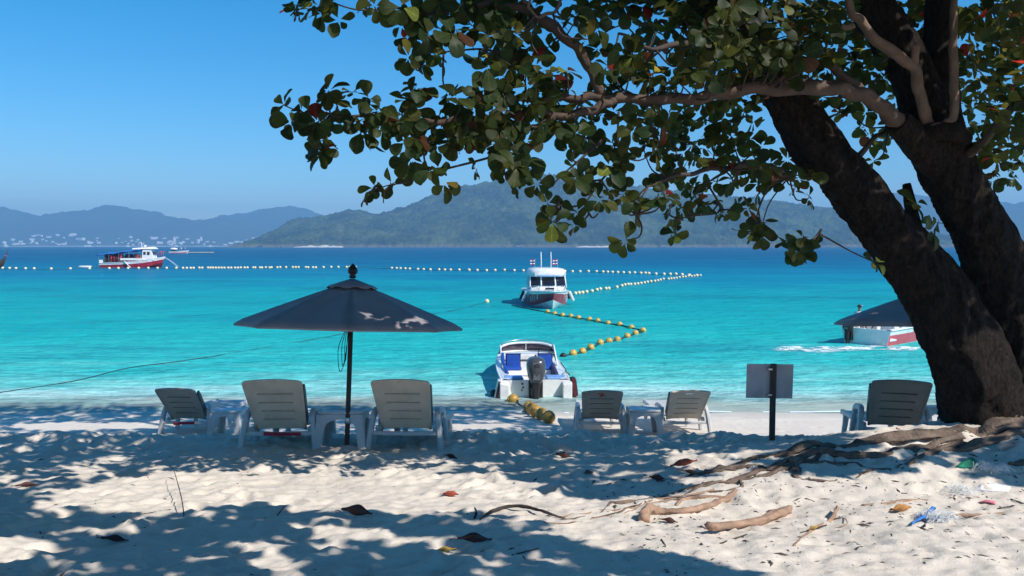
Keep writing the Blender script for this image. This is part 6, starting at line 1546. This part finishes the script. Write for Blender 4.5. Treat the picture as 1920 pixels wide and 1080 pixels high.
for px_, py_ in ((180 / 6.4 + 150 - 10, 461), (240, 460.8), (331, 461), (395, 461), (162, 460.8), (12, 461)):
    p = atz(px_, 463.2); 
    o = MB().loft([[(w * 9 * math.cos(a), w * 3 * math.sin(a), z) for a in [2 * PI * i / 12 for i in range(12)]] for z, w in ((-.5, .7), (1.6, 1), (2.2, .9))]).box((-1, 0, 3.6), (7, 3, 3.4)).build('far_boat', M['gelcoat_far'])
    o.location = (p.x, p.y, 0); tag(o, "tiny white boat lying off the town on the horizon", 'boat', 'white boats off the far town')

# ================================================================== BUOYS AND ROPES
def buoy_mesh(name, r, m, lug=True):
    mb = MB(); n, k = 14, 10
    prof_ = [(max(1e-3, r * math.sin(PI * i / k)), -r * math.cos(PI * i / k)) for i in range(k + 1)]
    prof_[k // 2] = (r * 1.03, 0)
    rot = Matrix.Rotation(PI / 2, 3, 'Y')
    mb.lathe(prof_, n=n, rot=rot)
    o = mb.build(name, M[m], smooth=True)
    if lug:
        for sx in (-1, 1):
            h = MB(); h.lathe([(r * .10, 0), (r * .30, 0), (r * .30, r * .10), (r * .24, r * .16), (r * .10, r * .16)], (0, 0, 0), 10, rot=Matrix.Rotation(sx * PI / 2, 3, 'Y'))
            h.v = [(v[0] + sx * r * .93, v[1], v[2]) for v in h.v]; h.build('lug', M[m if m != 'float_pale' else 'float_pale'], o, smooth=True)
    return o
def chain(first, pts, label, group, rz=None):
    out = []
    for i, p in enumerate(pts):
        o = first if i == 0 else dup(first)
        o.location = p
        q = pts[min(i + 1, len(pts) - 1)] - pts[max(i - 1, 0)]
        o.rotation_euler = (random.uniform(0, 6.28), random.uniform(-.25, .25), math.atan2(q.y, q.x) + random.uniform(-.15, .15))
        tag(o, label, 'buoy', group); out.append(o)
    return out
Z3 = lambda L_: [(880 + a / 3, 460 + b / 3) for a, b in L_]
def rope(name, label, P, r, m='rope', sag=0.0):
    return tag(MB().tube(P, r, 6).build(name, M[m], smooth=True), label, 'rope')
A_ = [atz(a, b, 0.05) for a, b in Z3([(440, 374), (480, 384), (525, 393), (572, 399), (615, 407), (676, 416), (723, 425), (781, 438), (846, 445), (912, 462), (977, 479)])]
Bz = [atz(a, b, 0.05) for a, b in Z3([(935, 494), (889, 510), (833, 530), (786, 538), (737, 547), (683, 574), (637, 597), (584, 608)])]
r_b = 0.125
ORD = ['first', 'second', 'third', 'fourth', 'fifth', 'sixth', 'seventh', 'eighth', 'ninth', 'tenth', 'eleventh']
ca = chain(buoy_mesh('buoy', r_b, 'buoy'), A_, "yellow ball buoy on the rope running from under the cabin boat's bow to the bend", "buoys between the cabin boat and the bend")
for i, o in enumerate(ca): o["label"] = "yellow buoy at the bend of the rope, farthest from both speedboats" if i == 10 else ORD[i] + " yellow buoy from the cabin boat's bow on the rope to the bend"
cb_ = chain(buoy_mesh('buoy', r_b, 'buoy'), Bz, "yellow ball buoy on the rope between the open speedboat and the bend", "buoys between the open speedboat and the bend")
for i, o in enumerate(cb_): o["label"] = ORD[7 - i] + " yellow buoy from the open speedboat on the rope to the bend"
dk_ = buoy_mesh('buoy', r_b * .8, 'rubber'); dk_.location = atz(880 + 528 / 3, 460 + 622 / 3, 0.03); tag(dk_, "dark fouled buoy tight against the open speedboat's far side", 'buoy')
rope('buoy_rope', "dark rope of the zigzag buoy line between the two speedboats", smooth_path([p + Vector((0, 0, -0.02)) for p in [atz(960, 572, .05)] + A_ + Bz + [Vector(dk_.location)]], 4), 0.028)
C_ = [atz(a, b, 0.08) for a, b in Z3([(597, 270), (617, 267), (637, 266), (660, 262), (690, 257), (718, 250), (737, 245), (768, 243), (785, 242), (830, 235), (858, 227), (875, 222), (893, 219), (908, 219), (930, 218), (948, 216), (966, 213), (985, 210), (1002, 206), (1022, 203), (1043, 201), (1060, 198), (1075, 194), (1092, 189), (1120, 189), (1135, 187), (1150, 186), (1165, 184), (1182, 180), (1200, 177), (1215, 176), (1232, 173), (1250, 174), (1265, 172), (1283, 169), (1300, 169)])]
D_px = Z3([(1280, 167), (1237, 165), (1197, 162), (1162, 159), (1130, 159), (1095, 159), (1050, 158), (1010, 155), (990, 153), (965, 153), (930, 151), (900, 151), (867, 150), (835, 149), (805, 148), (778, 147), (752, 146), (715, 144), (670, 143), (623, 144), (580, 144), (538, 142), (505, 140), (440, 139), (395, 139), (304, 139), (253, 138), (198, 136), (145, 137), (97, 138), (45, 137), (0, 136)])
D2_px = [(260 + a / 2.77, 480 + b / 2.77 + .6) for a, b in ((1715, 67), (1665, 67), (1620, 67), (1590, 67), (1560, 66), (1515, 66), (1480, 65), (1450, 64), (1408, 62), (1385, 61), (1360, 60), (1340, 59), (1315, 58), (1128, 53), (1110, 53), (1095, 53), (1080, 53), (1037, 53), (1000, 53), (960, 54), (920, 55), (905, 55), (880, 55), (868, 54), (830, 54), (815, 54), (800, 54), (765, 54), (735, 54), (720, 55), (690, 55), (680, 56), (660, 55), (640, 56), (630, 56), (605, 56), (595, 56), (565, 56), (550, 56), (530, 56), (515, 57), (500, 57), (480, 57), (465, 57), (445, 57), (430, 57), (415, 57), (400, 57), (385, 57), (372, 57), (360, 57), (330, 57), (315, 57), (285, 58), (270, 58), (250, 58), (230, 58), (195, 58), (145, 58), (98, 58))]
D3_px = [(278, 501.5), (260, 501.6), (240, 501.7), (222, 501.8), (205, 502), (168, 502.3), (132, 502.6), (96, 502.8), (64, 502.5), (48, 502.3), (30, 502), (18, 501.8), (5, 501.5)]
def wz(a, b): return atz(a, b + 1.0, 0.10)
chain(buoy_mesh('buoy', 0.135, 'float_pale', False), C_, "small pale float on the rope slanting away behind the cabin boat", "floats slanting away behind the cabin boat")
Dp = [wz(a, b) for a, b in D_px + D2_px + D3_px]
chain(buoy_mesh('buoy', 0.19, 'float_pale', False), Dp, "tiny pale float in the long straight line across the bay", "floats of the long line across the bay")
rope('float_rope', "thin rope of the pale floats slanting away behind the cabin boat", [p + Vector((0, 0, -.05)) for p in [atz(1070, 551)] + C_], 0.02)
rope('float_rope', "thin rope of the long line of floats across the bay", [p + Vector((0, 0, -.08)) for p in [C_[-1]] + Dp], 0.03)
sb = buoy_mesh('buoy', 0.14, 'float_pale', False); sb.location = atz(913, 565, .06); tag(sb, "single pale float left of the cabin boat", 'buoy')
# the bunch at the water's edge
bp_ = []
first = buoy_mesh('buoy', 0.125, 'buoy_beach')
for i, (a, b, lab) in enumerate(((1029, 786, "large weathered yellow buoy at the near end of the bunch on the wet sand"), (1016, 780, "dark fouled yellow buoy second in the bunch on the wet sand"), (1005, 775, "weathered yellow buoy in the middle of the bunch on the wet sand"), (998, 770, "weathered yellow buoy fourth in the bunch, towards the water"), (992, 766, "weathered yellow buoy at the water end of the bunch"))):
    o = first if i == 0 else dup(first); g_ = gnd(a, b + 7); r_ = 0.125
    o.location = (g_.x, g_.y, max(g_.z, 0) + 0.11); o.rotation_euler = (random.uniform(0, 6), 0.1, math.radians(125) + random.uniform(-.2, .2)); tag(o, lab, 'buoy', 'bunch of buoys on the wet sand'); bp_.append(Vector(o.location))
o = dup(first); q = atz(962, 749, .04); o.location = q; o.rotation_euler = (1, .1, .4); tag(o, "half sunk yellow buoy floating just off the open speedboat's stern", 'buoy')
rope('mooring_rope', "short dark rope from the floating buoy to the bunch on the sand", smooth_path([q + Vector((.1, -.05, 0)), atz(972, 757, .02), gnd(983, 765, .02), bp_[-1], bp_[2], bp_[0]], 5), 0.018)
# froth left along the water's edge
nA = 900; lx = np.linspace(-14, 12, nA); base = np.interp(0.0, -prof(np.linspace(15, 17.5, 200)), np.linspace(15, 17.5, 200))
fr_ = MB(); cuts_ = []
for off_, amp_, sd_ in ((-0.05, 0.45, 3),):
    row0 = row1 = None; seg0, seg1 = [], []
    for i in range(nA):
        y_ = base + off_ + amp_ * float(fbm(np.array(lx[i] * 0.5), np.array(off_), sd_, 3)); w_f = 0.05 * (float(fbm(np.array(lx[i] * 1.7), np.array(2.0), sd_ + 4, 3)) + (0.06 if off_ < 0 else -0.14))
        if w_f > 0.003:
            z_ = 0.016 + 0.0
            seg0.append((lx[i], y_ - w_f, z_)); seg1.append((lx[i], y_ + w_f, z_ + 0.012))
        elif len(seg0) > 2:
            fr_.loft([seg0, seg1], closed=False); seg0, seg1 = [], []
        else: seg0, seg1 = [], []
fr_.build('shore_foam', M['foam'], smooth=True, kind='stuff')
rope('water_rope', "long dark mooring rope lying across the shallows at left", smooth_path([atz(a, b, .012) for a, b in ((-40, 741), (60, 727), (150, 712), (240, 690), (330, 678), (400, 668), (470, 656), (560, 641), (640, 626), (720, 605), (860, 580), (905, 568), (960, 556), (985, 551))], 5), 0.010, 'cord')

# ================================================================== THE AIR
hz = MB().box((0, -300, 125), (11800, 10600, 280)).build('haze', None)
HZ0, HZ1 = -12.0, 290.0
hz.data.vertices.foreach_set("co", np.array([(x, y, z) for z in (HZ0, HZ1) for x, y in ((-5800, -5800), (5800, -5800), (5800, 5800), (-5800, 5800))], np.float32).ravel())
hz["kind"] = "stuff"
hm = bpy.data.materials.new('air'); hm.use_nodes = True; t_ = hm.node_tree; t_.nodes.clear()
ho = t_.nodes.new("ShaderNodeOutputMaterial"); hv = t_.nodes.new("ShaderNodeVolumePrincipled")
hv.inputs["Color"].default_value = (0.30, 0.62, 1.0, 1); hv.inputs["Density"].default_value = HAZE_D; hv.inputs["Anisotropy"].default_value = 0.0
t_.links.new(hv.outputs[0], ho.inputs["Volume"]); hz.data.materials.append(hm)
